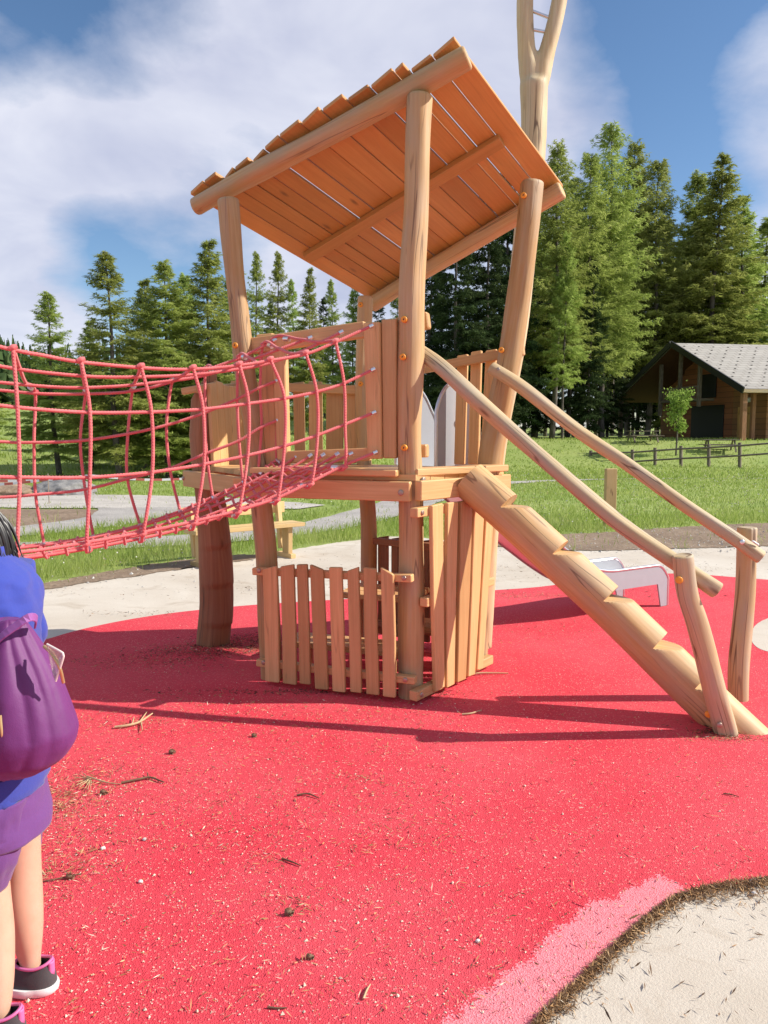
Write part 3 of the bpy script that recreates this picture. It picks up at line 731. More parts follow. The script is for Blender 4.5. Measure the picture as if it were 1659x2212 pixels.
for px, py, Y, rr, mt, nm, pr in ((1467, 1253, 3.715, 0.017, 'cap', 'screw_cover', np_), (1554, 1566, 3.765, 0.013, 'bolt', 'bolt', np_), (1603, 1171, 4.195, 0.013, 'alu', 'bolt', fr_), (1076, 798, 4.812, 0.012, 'bolt', 'bolt', fr_), (1530, 1543, 3.83, 0.016, 'cap', 'screw_cover', np_)):
    mb = MB(); disc(mb, P(px, py, Y), V((-0.1, -1, 0.05)), rr, 0.007); mb.build(nm, M[mt], pr)

# ---------------------------------------------------------------- slide
M['steel'] = plain('brushed_steel', (0.70, 0.70, 0.72), 0.32, 0.9, 0.06, 40)
M['plate'] = plain('slide_plate', (0.38, 0.40, 0.43), 0.5, 0.1, 0.06, 12)
slide = empty('slide', (1.3, 6.0, 0))
tag(slide, 'grey steel slide running down behind the log stair', 'slide')
n0 = V((0.36, 5.31, 0)); n1 = V((2.42, 6.72, 0)); sd = (n1 - n0).normalized(); sp = V((-sd.y, sd.x, 0)); SW = 0.46
Ls = (n1 - n0).length
def prof(s):   # chute height along its length
    pts_s = [0, 0.16, 0.62, 1.3, 1.55, 1.75, Ls]; pts_z = [1.25, 1.22, 0.87, 0.43, 0.29, 0.25, 0.24]
    return float(np.interp(s, pts_s, pts_z))
svals = list(np.linspace(0, Ls, 60))
sm_ = [np.mean([prof(min(max(s + d, 0), Ls)) for d in np.linspace(-0.08, 0.08, 9)]) for s in svals]
rings = []
for s, z in zip(svals, sm_):
    a = n0 + sd * s; rings.append([a + V((0, 0, z)), a + sp * SW + V((0, 0, z)), a + sp * SW + V((0, 0, z - 0.02)), a + V((0, 0, z - 0.02))])
mb = MB(); mb.sweep(rings, True, False); o = mb.build('chute', M['steel'], slide)
o.data.set_sharp_from_angle(angle=math.radians(35))
def wing(side):
    off = sp * (0 if side == 0 else SW)
    def top(s):
        b = float(np.interp(s, svals, sm_))
        if s < 0.40:
            q = (s + 0.02) / 0.42; return max(b, 1.12) + 0.10 + 0.50 * math.sqrt(max(0.0, 1 - (2 * q - 0.9) ** 2 * 0.95)) ** 0.8
        e = max(0.0, (s - (Ls - 0.16)) / 0.16)
        return (max(b + 0.13, 0.372) if s > 1.2 else b + 0.13) - 0.12 * e ** 2.2
    def bot(s):
        b = float(np.interp(s, svals, sm_)) - 0.03
        if s > Ls - 0.09: return 0.015
        if s > Ls - 0.14: return lerp(b, 0.015, (s - (Ls - 0.14)) / 0.05)
        return b
    mb = MB(); vs = []; fs = []; th_ = sp * 0.006
    sv = sorted(set(list(np.linspace(-0.02, 0.4, 30)) + [0.401] + list(np.linspace(0.42, Ls, 90)) + [Ls - 0.14, Ls - 0.09]))
    ringsw = [[n0 + off + sd * s + V((0, 0, bot(s))) - th_, n0 + off + sd * s + V((0, 0, top(s))) - th_, n0 + off + sd * s + V((0, 0, top(s))) + th_, n0 + off + sd * s + V((0, 0, bot(s))) + th_] for s in sv]
    mb.sweep(ringsw, True, False); o = mb.build('side_plate', M['plate'], slide)
    mb = MB(); rim = [n0 + off + sd * s + V((0, 0, top(s))) for s in sv]
    rim = [n0 + off - sd * 0.02 + V((0, 0, 1.26))] + rim[:] + [n0 + off + sd * Ls + V((0, 0, 0.02))]
    T_, fr__ = frames(rim)
    mb.sweep([[rim[i] + (fr__[i][0] * math.cos(2 * PI * j / 10) + fr__[i][1] * math.sin(2 * PI * j / 10)) * 0.013 for j in range(10)] for i in range(len(rim))], True, True)
    mb.build('rim_tube', M['steel'], o)
    return o
w0 = wing(0); wing(1)
mb = MB(); c = n0 + sd * 0.16 + V((0, 0, 1.55)) - sp * 0.010; disc(mb, c, -sp, 0.026, 0.003, 20, 0.1)
mb.build('sticker', plain('sticker_white', (0.85, 0.85, 0.87), 0.4), w0)
mb = MB(); box(mb, c - sp * 0.003 + V((0, 0, 0.006)), sd, sp, (0, 0, 1), 0.012, 0.003, 0.004, 0.0003); box(mb, c - sp * 0.003 + V((-0.004, 0, -0.006)), sd, sp, (0, 0, 1), 0.02, 0.003, 0.003, 0.0003); box(mb, c - sp * 0.003 + sd * -0.01 + V((0, 0, 0.004)), sd, sp, (0, 0, 1), 0.005, 0.003, 0.009, 0.0003); mb.build('sticker_mark', M['black'], w0)

# ---------------------------------------------------------------- forked mast behind the tower
mast = empty('forked_mast', (0.8, 5.5, 0))
tag(mast, 'tall pale forked tree trunk with steel rungs rising behind the tower', 'climbing pole')
def mp(px, py, Y): return P(px, py, Y)
mb = MB()
log(mb, [V((0.665, 5.42, -0.1)), V((0.665, 5.42, 0.05)), mp(1064, 1000, 5.45), mp(1108, 750, 5.55), mp(1132, 550, 5.66), mp(1146, 400, 5.74), mp(1152, 320, 5.78), mp(1153, 230, 5.8), mp(1153, 180, 5.8)],
    [0.085, 0.085, 0.082, 0.082, 0.084, 0.086, 0.086, 0.092, 0.098], 24, 0.04, 0.03, 31, 0.1)
log(mb, [mp(1156, 240, 5.8), mp(1145, 160, 5.8), mp(1137, 100, 5.8), mp(1134, 20, 5.8), mp(1136, -60, 5.8), mp(1136, -300, 5.82)], [0.062, 0.074, 0.062, 0.058, 0.057, 0.052], 22, 0.04, 0.03, 32, 0.1)
log(mb, [mp(1150, 250, 5.8), mp(1166, 170, 5.8), mp(1182, 110, 5.8), mp(1198, 50, 5.8), mp(1210, -10, 5.8), mp(1222, -90, 5.8), mp(1240, -300, 5.82)], [0.055, 0.074, 0.058, 0.056, 0.055, 0.053, 0.048], 22, 0.04, 0.03, 33, 0.1)
tk = mb.build('trunk', M['mast'], mast)
rm = tk.modifiers.new('Remesh', 'REMESH'); rm.mode = 'VOXEL'; rm.voxel_size = 0.012; rm.use_smooth_shade = True
sm2 = tk.modifiers.new('Smooth', 'SMOOTH'); sm2.factor = 0.6; sm2.iterations = 12
for a, b in (((1150, 24), (1196, 42)), ((1150, 64), (1188, 71)), ((1150, -45), (1205, -30))):
    mb = MB(); rod(mb, [mp(*a, 5.8), mp(*b, 5.8)], 0.011, 10); mb.build('rung', M['steel'], mast)
# ---------------------------------------------------------------- rope bridge
M['rope'] = None
def rope_mat():
    m, nt, b = newmat('red_rope'); n = N(nt)
    uv = n('ShaderNodeUVMap').outputs[0]; co = n('ShaderNodeTexCoord').outputs['Object']
    f = n.noise(co, 350, 3, 0.7); g = n.noise(co, 14, 4)
    c = n.mix(f, (0.62, 0.085, 0.095), (0.80, 0.20, 0.20))
    c = n.mix(n.math('MULTIPLY', n.ramp(g, [(0.45, 0.0), (0.7, 1.0)]), 0.3), c, (0.80, 0.30, 0.28))
    nt.links.new(c, b.inputs['Base Color']); b.inputs['Roughness'].default_value = 0.75
    b.inputs['Sheen Weight'].default_value = 0.3
    n.bump(f, 0.5, 0.002, b); return m
M['rope'] = rope_mat()
bridge = empty('rope_bridge', (-1.2, 4.2, 1.0))
tag(bridge, 'red rope net tunnel bridge tied to the gate frame of the tower', 'rope bridge')
def twist(mb, pts, r=0.0105, step=0.0034, ph=0.0):
    cs = spline(pts, step); T, fr = frames(cs); rings = []; L = 0; n = 12
    for i, c in enumerate(cs):
        if i: L += (c - cs[i - 1]).length
        tw = L / (r * 1.75) * 2 * PI / 3 + ph
        ring = []
        for j in range(n):
            a = 2 * PI * j / n; q = r * (0.70 + 0.42 * abs(math.cos(1.5 * (a + tw))))
            ring.append(c + (fr[i][0] * math.cos(a) + fr[i][1] * math.sin(a)) * q)
        rings.append(ring)
    mb.sweep(rings, True, True, 0.5)
def Yn(px): return lerp(3.40, 4.36, np.clip(px / 806, -1, 1.1)) if px > 0 else 3.40 + px * 0.00105
def Yf(px): return lerp(4.22, 4.66, np.clip(px / 606, -1, 1.1)) if px > 0 else 4.22 + px * 0.00105
def RP(px, py, k): return P(px, py, lerp(Yn(px), Yf(px), k))
# each long rope: image course from the frame to the left edge, k = 0 near side .. 1 far side
ROPES = [
 ('t0', 0.0, [(800, 705), (720, 741), (659, 765), (583, 779), (503, 791), (403, 798), (299, 794), (167, 781), (95, 768), (21, 754), (-130, 716), (-300, 660)]),
 ('t1', 0.33, [(736, 718), (660, 755), (576, 786), (490, 801), (410, 810), (312, 814), (208, 814), (90, 804), (0, 791), (-150, 764), (-330, 725)]),
 ('t2', 0.67, [(669, 730), (610, 752), (540, 778), (480, 800), (417, 816), (330, 827), (243, 835), (139, 837), (0, 826), (-160, 806), (-330, 780)]),
 ('t3', 1.0, [(593, 735), (560, 752), (521, 772), (469, 791), (382, 821), (312, 840), (243, 849), (104, 851), (0, 843), (-170, 828), (-350, 806)]),
 ('n1', 0.0, [(804, 799), (740, 829), (681, 847), (612, 861), (535, 872), (437, 884), (326, 890), (194, 891), (38, 880), (-130, 858), (-300, 826)]),
 ('n2', 0.0, [(806, 892), (742, 918), (683, 941), (612, 964), (533, 984), (439, 1003), (328, 1020), (194, 1031), (43, 1031), (-130, 1026), (-300, 1012)]),
 ('c0', 0.0, [(809, 978), (742, 1006), (670, 1042), (598, 1076), (514, 1103), (420, 1126), (309, 1150), (187, 1172), (88, 1188), (0, 1196), (-130, 1206), (-300, 1214)]),
 ('b1', 0.22, [(757, 981), (710, 1004), (640, 1047), (570, 1082), (480, 1115), (380, 1146), (270, 1170), (160, 1190), (60, 1204), (-130, 1218), (-300, 1222)]),
 ('b2', 0.40, [(728, 982), (690, 1004), (620, 1048), (550, 1085), (460, 1120), (360, 1150), (250, 1174), (140, 1194), (40, 1208), (-140, 1220), (-300, 1224)]),
 ('b3', 0.57, [(698, 984), (660, 1007), (600, 1043), (530, 1080), (440, 1117), (350, 1145), (240, 1169), (130, 1190), (30, 1203), (-150, 1213), (-310, 1216)]),
 ('b4', 0.74, [(670, 985), (640, 1004), (580, 1037), (510, 1073), (425, 1107), (340, 1136), (235, 1161), (125, 1182), (25, 1195), (-150, 1205), (-320, 1208)]),
 ('b5', 0.88, [(641, 986), (615, 1003), (560, 1033), (495, 1065), (425, 1096), (345, 1124), (250, 1151), (140, 1172), (30, 1185), (-160, 1196), (-330, 1200)]),
 ('c1', 1.0, [(606, 988), (577, 1008), (516, 1047), (443, 1081), (367, 1112), (275, 1142), (172, 1164), (61, 1179), (-40, 1186), (-170, 1190), (-350, 1192)]),
 ('f2', 1.0, [(601, 907), (560, 925), (514, 953), (444, 980), (368, 1011), (280, 1033), (184, 1057), (73, 1069), (0, 1074), (-170, 1078), (-350, 1076)]),
 ('f1', 1.0, [(599, 822), (560, 838), (514, 861), (441, 892), (361, 918), (277, 937), (174, 952), (66, 956), (0, 954), (-170, 944), (-350, 928)]),
]
curve = {}
for nm, k, pts in ROPES:
    P3 = [RP(x, y, k) for x, y in pts]
    mb = MB(); twist(mb, P3, 0.0082 if nm[0] in 'tnfc' else 0.0074, ph=random.random() * 6); mb.build('long_rope', M['rope'], bridge)
    curve[nm] = ([p[0] for p in pts], spline(P3, 0.01))
    # pressed metal sleeve where the rope enters the frame
    d0 = (P3[0] - P3[1]).normalized(); mb = MB(); rod(mb, [P3[0] - d0 * 0.012, P3[0] + d0 * 0.014], 0.0135, 12); mb.build('rope_sleeve', M['alu'], bridge)
def on(nm, px):
    c = curve[nm][1]
    best = min(c, key=lambda q: abs(829.5 + F * q.x / (q.y * math.cos(PITCH) + (EYE - q.z) * math.sin(PITCH)) - px)); return best.copy()
# rings: image x where each long rope is met
RINGS = [dict(t0=722, n1=740, n2=742, c0=742, f=(612, 606, 606, 600)), dict(t0=659, n1=681, n2=683, c0=670, f=(570, 565, 566, 560)),
         dict(t0=583, n1=612, n2=612, c0=598, f=(517, 514, 519, 527)), dict(t0=514, n1=535, n2=533, c0=514, f=(446, 443, 446, 462)),
         dict(t0=417, n1=437, n2=439, c0=420, f=(373, 361, 368, 389)), dict(t0=302, n1=326, n2=328, c0=309, f=(288, 277, 278, 302)),
         dict(t0=174, n1=194, n2=196, c0=187, f=(184, 175, 183, 202)), dict(t0=26, n1=38, n2=43, c0=40, f=(74, 75, 78, 95)),
         dict(t0=-140, n1=-130, n2=-128, c0=-130, f=(-50, -50, -48, -35)), dict(t0=-280, n1=-275, n2=-275, c0=-275, f=(-180, -180, -180, -170))]
clampm = []
for r in RINGS:
    ft, f1, f2, fb = r['f']
    pts = [on('t0', r['t0']), on('n1', r['n1']), on('n2', r['n2']), on('c0', r['c0'])]
    for nm, k in (('b1', .22), ('b2', .40), ('b3', .57), ('b4', .74), ('b5', .88)): pts.append(on(nm, lerp(r['c0'], fb, k)))
    pts += [on('c1', fb), on('f2', f2), on('f1', f1), on('t3', ft), on('t2', lerp(r['t0'], ft, .67)), on('t1', lerp(r['t0'], ft, .33))]
    cen = sum(pts, V((0, 0, 0))) / len(pts)
    out = [p + (p - cen).normalized() * 0.012 for p in pts]
    # bow the plain side spans outwards a little
    loop = out + [out[0]]
    mb = MB(); twist(mb, loop, 0.0081, ph=random.random() * 6); mb.build('ring_rope', M['rope'], bridge)
    for q in (0, 3, 4, 6, 8, 9, 12):
        # knot: short bulged wrap at the crossing
        p = out[q]; d = (curve['t0'][1][60] - curve['t0'][1][0]).normalized()
        mb = MB(); rod(mb, [p - d * 0.018, p, p + d * 0.018], [0.0085, 0.0135, 0.0085], 10, 0.006); mb.build('knot', M['rope'], bridge)
    p = lerp(out[9], out[8], 0.35) + V((0, 0, 0.004)); d = (out[8] - out[9]).normalized()
    mb = MB(); rod(mb, [p - d * 0.024, p + d * 0.024], 0.0145, 12); mb.build('rope_clamp', M['alu'], bridge)
    p = lerp(out[4], out[3], 0.4) - V((0, 0, 0.004)); d = (out[4] - out[3]).normalized()
    mb = MB(); rod(mb, [p - d * 0.022, p + d * 0.022], 0.0145, 12); mb.build('rope_clamp', M['alu'], bridge)
    p = lerp(out[12], out[13], 0.5); d = (out[12] - out[13]).normalized()
    mb = MB(); rod(mb, [p - d * 0.020, p + d * 0.020], 0.0145, 12); mb.build('rope_clamp', M['alu'], bridge)

# extra rungs tying the floor ropes together between the rings
for i in range(len(RINGS) - 1):
    a, b = RINGS[i], RINGS[i + 1]
    for t in (0.33, 0.66):
        x0 = lerp(a['c0'], b['c0'], t); x1 = lerp(a['f'][3], b['f'][3], t)
        pts = [on('c0', x0)] + [on(nm, lerp(x0, x1, k)) for nm, k in (('b1', .22), ('b2', .40), ('b3', .57), ('b4', .74), ('b5', .88))] + [on('c1', x1)]
        pts = [p + V((0, 0, 0.011 * (-1) ** j)) for j, p in enumerate(pts)]
        mb = MB(); twist(mb, pts, 0.0072, 0.0045, ph=random.random() * 6); mb.build('floor_rope', M['rope'], bridge)
# ---------------------------------------------------------------- bench, post
bench = empty('park_bench', (-1.6, 9.3, 0))
tag(bench, 'pale wooden bench with a backrest standing at the edge of the grass', 'bench')
L0 = G(440, 1228); L1 = G(628, 1206)
bd = (L1 - L0).normalized(); bn = V((-bd.y, bd.x, 0))
e0 = L0 - bd * 0.12; e1 = L1 + bd * 0.16
for j, o in enumerate((0.0, 0.15)):
    mb = MB(); board(mb, [e0 + bn * (o) + V((0, 0, 0.40)), e1 + bn * o + V((0, 0, 0.40))], bn, 0.145, 0.045); mb.build('seat', M['bench'], bench) if j == 0 else mb.build('seat', M['bench'], bench)
mb = MB(); board(mb, [e0 + bd * 0.0 + bn * 0.30 + V((0, 0, 0.585)), e1 - bd * 0.06 + bn * 0.30 + V((0, 0, 0.585))], (0, 0, 1), 0.13, 0.035); mb.build('backrest', M['bench'], bench)
for p in (L0, L1):
    mb = MB(); board(mb, [p - bn * 0.06 + V((0, 0, 0.03)), p + bn * 0.26 + V((0, 0, 0.03))], bd, 0.07, 0.055); board(mb, [p + bn * 0.07 + V((0, 0, 0.05)), p + bn * 0.07 + V((0, 0, 0.378))], bn, [0.13, 0.15], 0.06); board(mb, [p + bn * 0.2 + V((0, 0, 0.1)), p + bn * 0.285 + V((0, 0, 0.65))], bn, 0.07, 0.055); mb.build('leg', M['bench'], bench)
pg = G(1316, 1141)
mb = MB(); a = V((pg.x, pg.y, -0.05)); board(mb, [a, a + V((0, 0, 0.97))], (1, 0.15, 0), 0.172, 0.09, 0.006)
tag(mb.build('wooden_post', M['bench']), 'short square wooden post standing alone at the meadow edge', 'post')
# low concrete kerb block beyond the deck
mb = MB(); board(mb, [V((-1.5, 18.2, 0.06)), V((1.6, 18.0, 0.06))], (0, 0, 1), 0.24, 0.5, 0.01)
tag(mb.build('low_wall', plain('grey_concrete', (0.33, 0.31, 0.29), 0.9, 0, 0.3, 6, 0.4)), 'low grey concrete wall seen beneath the tower platform', 'wall')

# ---------------------------------------------------------------- building site on the left
def mound(name, c, rx, ry, h, mat, label, seed):
    bm = bmesh.new(); bmesh.ops.create_icosphere(bm, subdivisions=5, radius=1)
    for v in list(bm.verts):
        p = v.co.copy()
        f = 1 + 0.22 * mnoise.noise(p * 2.2 + V((seed, 0, 0))) + 0.1 * mnoise.noise(p * 6 + V((seed, 3, 0)))
        z = max(p.z, -0.15)
        v.co = V((c[0] + p.x * rx * f, c[1] + p.y * ry * f, float(terrain(c[0], c[1])) + (z ** 1.4 if z > 0 else z) * h * f))
    me = bpy.data.meshes.new(name); bm.to_mesh(me); bm.free(); me.materials.append(mat)
    me.polygons.foreach_set('use_smooth', np.ones(len(me.polygons), bool))
    return tag(link(name, me), label, 'mound')
mound('soil_mound', (-9.6, 19.2), 1.5, 1.0, 0.36, M['dirt'], 'mound of brown soil heaped at the building site', 1)
mound('gravel_mound', (-7.9, 19.6), 0.85, 0.8, 0.40, soil_mat('grey_gravel', (0.20, 0.195, 0.19), (0.30, 0.29, 0.28)), 'mound of grey gravel beside the brown soil heap', 2)
tape = empty('barrier_tape', (-7, 18, 0)); tag(tape, 'red and white barrier tape strung low across the gravel yard', 'tape')
def tape_mat():
    m, nt, b = newmat('striped_tape'); n = N(nt); uv = n('ShaderNodeUVMap').outputs[0]
    s = n('ShaderNodeSeparateXYZ', {0: uv}).outputs[1]
    k = n.math('GREATER_THAN', n.math('FRACT', n.math('MULTIPLY', s, 2.6)), 0.5)
    nt.links.new(n.mix(k, (0.8, 0.78, 0.76), (0.55, 0.12, 0.09)), b.inputs['Base Color']); b.inputs['Roughness'].default_value = 0.5; return m
tm_ = tape_mat()
mb = MB()
for a, b in (((-9.8, 17.6), (-6.6, 17.9)), ((-6.6, 17.9), (-3.6, 18.6)), ((-9.8, 16.7), (-6.9, 16.4))):
    pts = [V((lerp(a[0], b[0], t), lerp(a[1], b[1], t), 0.5 - 0.12 * math.sin(PI * t))) for t in np.linspace(0, 1, 9)]
    board(mb, pts, (0, 0, 1), 0.05, 0.004, 0.0008)
mb.build('strip', tm_, tape)
for x, y in ((-9.8, 17.6), (-6.6, 17.9), (-3.6, 18.6), (-9.8, 16.7), (-6.9, 16.4)):
    mb = MB(); rod(mb, [V((x, y, -0.05)), V((x, y, 0.62))], 0.012, 8); mb.build('stake', M['bolt'], tape)

# ---------------------------------------------------------------- post-and-rail fence
M['oldwood'] = wood('old_wood', (0.16, 0.12, 0.085), (0.22, 0.17, 0.13), (0.11, 0.08, 0.06), 0.8, 0.4, False, 0.3)
fence = empty('rail_fence', (22, 47, 0)); tag(fence, 'dark wooden post and rail fence along the bank before the cabin', 'fence')
fp = [(1056, 1008, 974, 66), (1108, 1003, 978, 62), (1276, 998, 973, 50), (1320, 998, 972, 48.5), (1366, 1000, 971, 47.5), (1415, 1008, 967, 46.6), (1471, 1008, 963, 45.8), (1531, 1007, 960, 45), (1598, 1007, 956, 44.2), (1672, 1009, 950, 43.5), (1755, 1012, 944, 43)]
tops = []
for px, yb, yt, Y in fp:
    t = P(px, yt, Y); b = P(px, yb, Y); b.z = min(b.z, float(terrain(b.x, b.y)) - 0.05); tops.append(t)
    mb = MB(); rod(mb, [b, t], 0.095, 10); mb.build('post', M['oldwood'], fence)
for i in range(2, len(tops) - 1):
    for dz in (0.17, 0.72):
        mb = MB(); rod(mb, [tops[i] - V((0, 0.1, dz)), tops[i + 1] - V((0, 0.1, dz))], 0.052, 8); mb.build('rail', M['oldwood'], fence)

# ---------------------------------------------------------------- cabin
O = P(1600, 948, 55); O.z = float(terrain(O.x, O.y)) - 0.1
e1 = V((0.985, 0.17, 0)).normalized(); e2 = V((-0.17, 0.985, 0)).normalized()
W = 19.2; ZE = P(1600, 840, 55).z - O.z; ZR = P(1447, 741, 64.3).z - O.z
cabin = empty('log_cabin', O); tag(cabin, 'dark timber cabin with a pale tiled gable roof at the forest edge', 'cabin')
def CL(a, s, z): return O + e1 * a + e2 * s + V((0, 0, z))
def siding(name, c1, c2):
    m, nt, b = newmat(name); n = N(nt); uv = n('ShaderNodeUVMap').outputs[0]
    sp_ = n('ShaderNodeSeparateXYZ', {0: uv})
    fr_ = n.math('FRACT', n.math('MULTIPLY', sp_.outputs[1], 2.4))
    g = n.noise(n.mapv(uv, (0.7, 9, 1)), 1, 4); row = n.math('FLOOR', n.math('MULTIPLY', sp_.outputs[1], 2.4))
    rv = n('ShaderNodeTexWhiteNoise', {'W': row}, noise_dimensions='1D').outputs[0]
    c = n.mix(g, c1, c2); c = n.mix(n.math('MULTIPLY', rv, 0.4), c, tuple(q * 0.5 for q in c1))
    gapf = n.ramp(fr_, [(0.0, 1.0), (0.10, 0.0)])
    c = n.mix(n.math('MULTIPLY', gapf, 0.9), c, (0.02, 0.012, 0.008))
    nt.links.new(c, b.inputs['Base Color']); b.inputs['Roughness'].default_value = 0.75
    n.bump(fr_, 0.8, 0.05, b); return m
def wall(name, pts, mat, th=0.16, parent=cabin, normal=None):
    """a planar wall polygon in (a, s, z) cabin coordinates, given real thickness"""
    p3 = [CL(*p) for p in pts]; nrm = (p3[1] - p3[0]).cross(p3[2] - p3[0]).normalized()
    k = len(p3); vs = p3 + [p - nrm * th for p in p3]
    hd = (p3[1] - p3[0]); hd.z = 0; hd.normalize()
    uv = [((p - O).dot(hd), p.z - O.z) for p in vs]
    fs = [list(range(k)), list(range(2 * k - 1, k - 1, -1))] + [[i, k + i, k + (i + 1) % k, (i + 1) % k] for i in range(k)]
    mb = MB(); mb.add(vs, fs, uv, 0.5); return mb.build(name, mat, parent)
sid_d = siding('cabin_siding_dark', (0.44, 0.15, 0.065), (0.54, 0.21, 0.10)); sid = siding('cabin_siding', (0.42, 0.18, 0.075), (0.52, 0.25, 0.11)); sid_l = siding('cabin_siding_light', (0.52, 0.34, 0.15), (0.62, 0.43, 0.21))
def rz(s): return ZE + (ZR - ZE) * (1 - abs(s - W / 2) / (W / 2))
A0_ = 3.5
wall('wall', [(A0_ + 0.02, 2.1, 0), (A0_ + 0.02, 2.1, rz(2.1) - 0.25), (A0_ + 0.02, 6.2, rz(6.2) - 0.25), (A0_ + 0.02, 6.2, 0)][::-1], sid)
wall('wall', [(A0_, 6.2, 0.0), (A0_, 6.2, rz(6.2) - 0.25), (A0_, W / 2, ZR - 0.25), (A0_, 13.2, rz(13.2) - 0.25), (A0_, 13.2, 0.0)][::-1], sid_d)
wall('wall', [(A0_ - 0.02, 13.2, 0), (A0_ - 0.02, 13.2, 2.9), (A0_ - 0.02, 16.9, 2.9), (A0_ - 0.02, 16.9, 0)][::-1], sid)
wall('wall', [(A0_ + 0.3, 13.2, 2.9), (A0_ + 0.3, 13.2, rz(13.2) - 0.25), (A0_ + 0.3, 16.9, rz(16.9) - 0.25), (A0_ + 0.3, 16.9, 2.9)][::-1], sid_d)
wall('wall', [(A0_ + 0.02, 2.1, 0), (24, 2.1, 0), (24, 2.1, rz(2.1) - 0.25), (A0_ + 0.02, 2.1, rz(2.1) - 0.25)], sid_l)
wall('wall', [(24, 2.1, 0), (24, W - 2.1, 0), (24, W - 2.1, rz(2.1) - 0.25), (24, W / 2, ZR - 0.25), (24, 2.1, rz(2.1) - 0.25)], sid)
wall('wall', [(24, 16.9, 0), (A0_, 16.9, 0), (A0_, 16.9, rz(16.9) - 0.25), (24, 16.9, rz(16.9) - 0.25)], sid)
def tile_mat():
    m, nt, b = newmat('roof_tiles'); n = N(nt); uv = n('ShaderNodeUVMap').outputs[0]
    br = n('ShaderNodeTexBrick', {'Vector': uv, 'Scale': 1.0, 'Mortar Size': 0.03, 'Brick Width': 0.8, 'Row Height': 0.5, 'Color1': (0.36, 0.34, 0.305, 1), 'Color2': (0.44, 0.415, 0.37, 1), 'Mortar': (0.22, 0.19, 0.16, 1)})
    g = n.noise(n('ShaderNodeTexCoord').outputs['Object'], 1.5, 5)
    c = n.mix(n.math('MULTIPLY', g, 0.25), br.outputs['Color'], (0.30, 0.275, 0.235)); nt.links.new(c, b.inputs['Base Color']); b.inputs['Roughness'].default_value = 0.8
    n.bump(br.outputs['Fac'], -0.8, 0.05, b); return m
def roofslab(s_e, s_r):
    n_ = 24; mb = MB(); th = 0.22
    p = [CL(0, s_e, ZE), CL(26, s_e, ZE), CL(26, s_r, ZR), CL(0, s_r, ZR)]
    nrm = (p[1] - p[0]).cross(p[3] - p[0]).normalized()
    if nrm.z < 0: nrm = -nrm
    top = [q + nrm * 0.02 for q in p]; bot = [q - nrm * th for q in p]
    sl = (p[3] - p[0]).normalized()
    fs = [[0, 1, 2, 3], [7, 6, 5, 4]] + [[i, 4 + i, 4 + (i + 1) % 4, (i + 1) % 4] for i in range(4)]
    mb.add(top + bot, fs, [((q - p[0]).dot(e1), (q - p[0]).dot(sl)) for q in top + bot], 0.5)
    rf = mb.build('roof', tile_mat_, cabin)
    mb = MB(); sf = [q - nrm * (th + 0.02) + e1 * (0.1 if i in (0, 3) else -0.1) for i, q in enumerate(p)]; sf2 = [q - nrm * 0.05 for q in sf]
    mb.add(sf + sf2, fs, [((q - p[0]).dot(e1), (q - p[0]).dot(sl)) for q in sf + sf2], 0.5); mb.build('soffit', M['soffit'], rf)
    mb = MB()
    for a in (-0.06,): board(mb, [CL(a, s_e - (0.15 if s_e < s_r else -0.15), ZE - 0.1), CL(a, s_r, ZR - 0.04)], (0, 0, 1), 0.46, 0.12, 0.01)
    mb.build('bargeboard', M['black'], rf)
    mb = MB(); board(mb, [CL(-0.05, s_e + (-0.06 if s_e < s_r else 0.06), ZE - 0.14), CL(26, s_e + (-0.06 if s_e < s_r else 0.06), ZE - 0.14)], (0, 0, 1), 0.22, 0.08, 0.01, tint=0.8); mb.build('fascia', M['rail'], rf)
    # snow guards in staggered rows
    mb = MB(); fl = 1 if s_e < s_r else -1
    if fl == 1:
        for r in range(11):
            for c in range(20):
                q = CL(0.6 + c * 1.25 + (r % 2) * 0.62, s_e + (s_r - s_e) * (0.06 + r * 0.085), ZE + (ZR - ZE) * (0.06 + r * 0.085)) + nrm * 0.05
                rod(mb, [q - e1 * 0.07, q + e1 * 0.07], 0.026, 6)
        mb.build('snow_guards', M['black'], rf)
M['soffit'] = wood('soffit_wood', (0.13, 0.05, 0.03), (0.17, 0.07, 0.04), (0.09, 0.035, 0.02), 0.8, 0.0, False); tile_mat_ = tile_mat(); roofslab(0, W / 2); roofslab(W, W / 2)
for a, s, top, r in ((0.35, 0.35, ZE - 0.1, 0.17), (0.35, W - 0.5, ZE - 0.1, 0.17), (2.2, 2.0, rz(2.0) - 0.3, 0.14)):
    mb = MB(); board(mb, [CL(a, s, -0.1), CL(a, s, top)], e1, r * 2, r * 2, 0.02, tint=0.7); mb.build('corner_post', M['darklog'] if s < 3 else M['oldwood'], cabin)
for s, z0 in ((9.3, 3.0), (6.5, 2.6), (12.3, 2.0)):
    mb = MB(); board(mb, [CL(0.7, s, z0), CL(0.7, s, rz(s) - 0.3)], e1, 0.26, 0.26, 0.02); mb.build('gable_post', M['oldwood'], cabin)
mb = MB(); board(mb, [CL(1.25, 6.4, 3.15), CL(1.25, 12.4, 3.15)], e1, 1.3, 0.18, 0.01)
bal = mb.build('balcony', M['oldwood'], cabin)
mb = MB(); board(mb, [CL(0.65, 6.4, 4.15), CL(0.65, 12.4, 4.15)], (0, 0, 1), 0.12, 0.08, 0.01)
for i in range(26): board(mb, [CL(0.65, 6.5 + i * 0.23, 3.2), CL(0.65, 6.5 + i * 0.23, 4.1)], e2, 0.1, 0.03, 0.003)
mb.build('railing', M['oldwood'], bal)
M['doorwood'] = wood('door_wood', (0.78, 0.42, 0.13), (0.84, 0.48, 0.17), (0.66, 0.32, 0.10), 0.6, 0.3, False)
mb = MB()
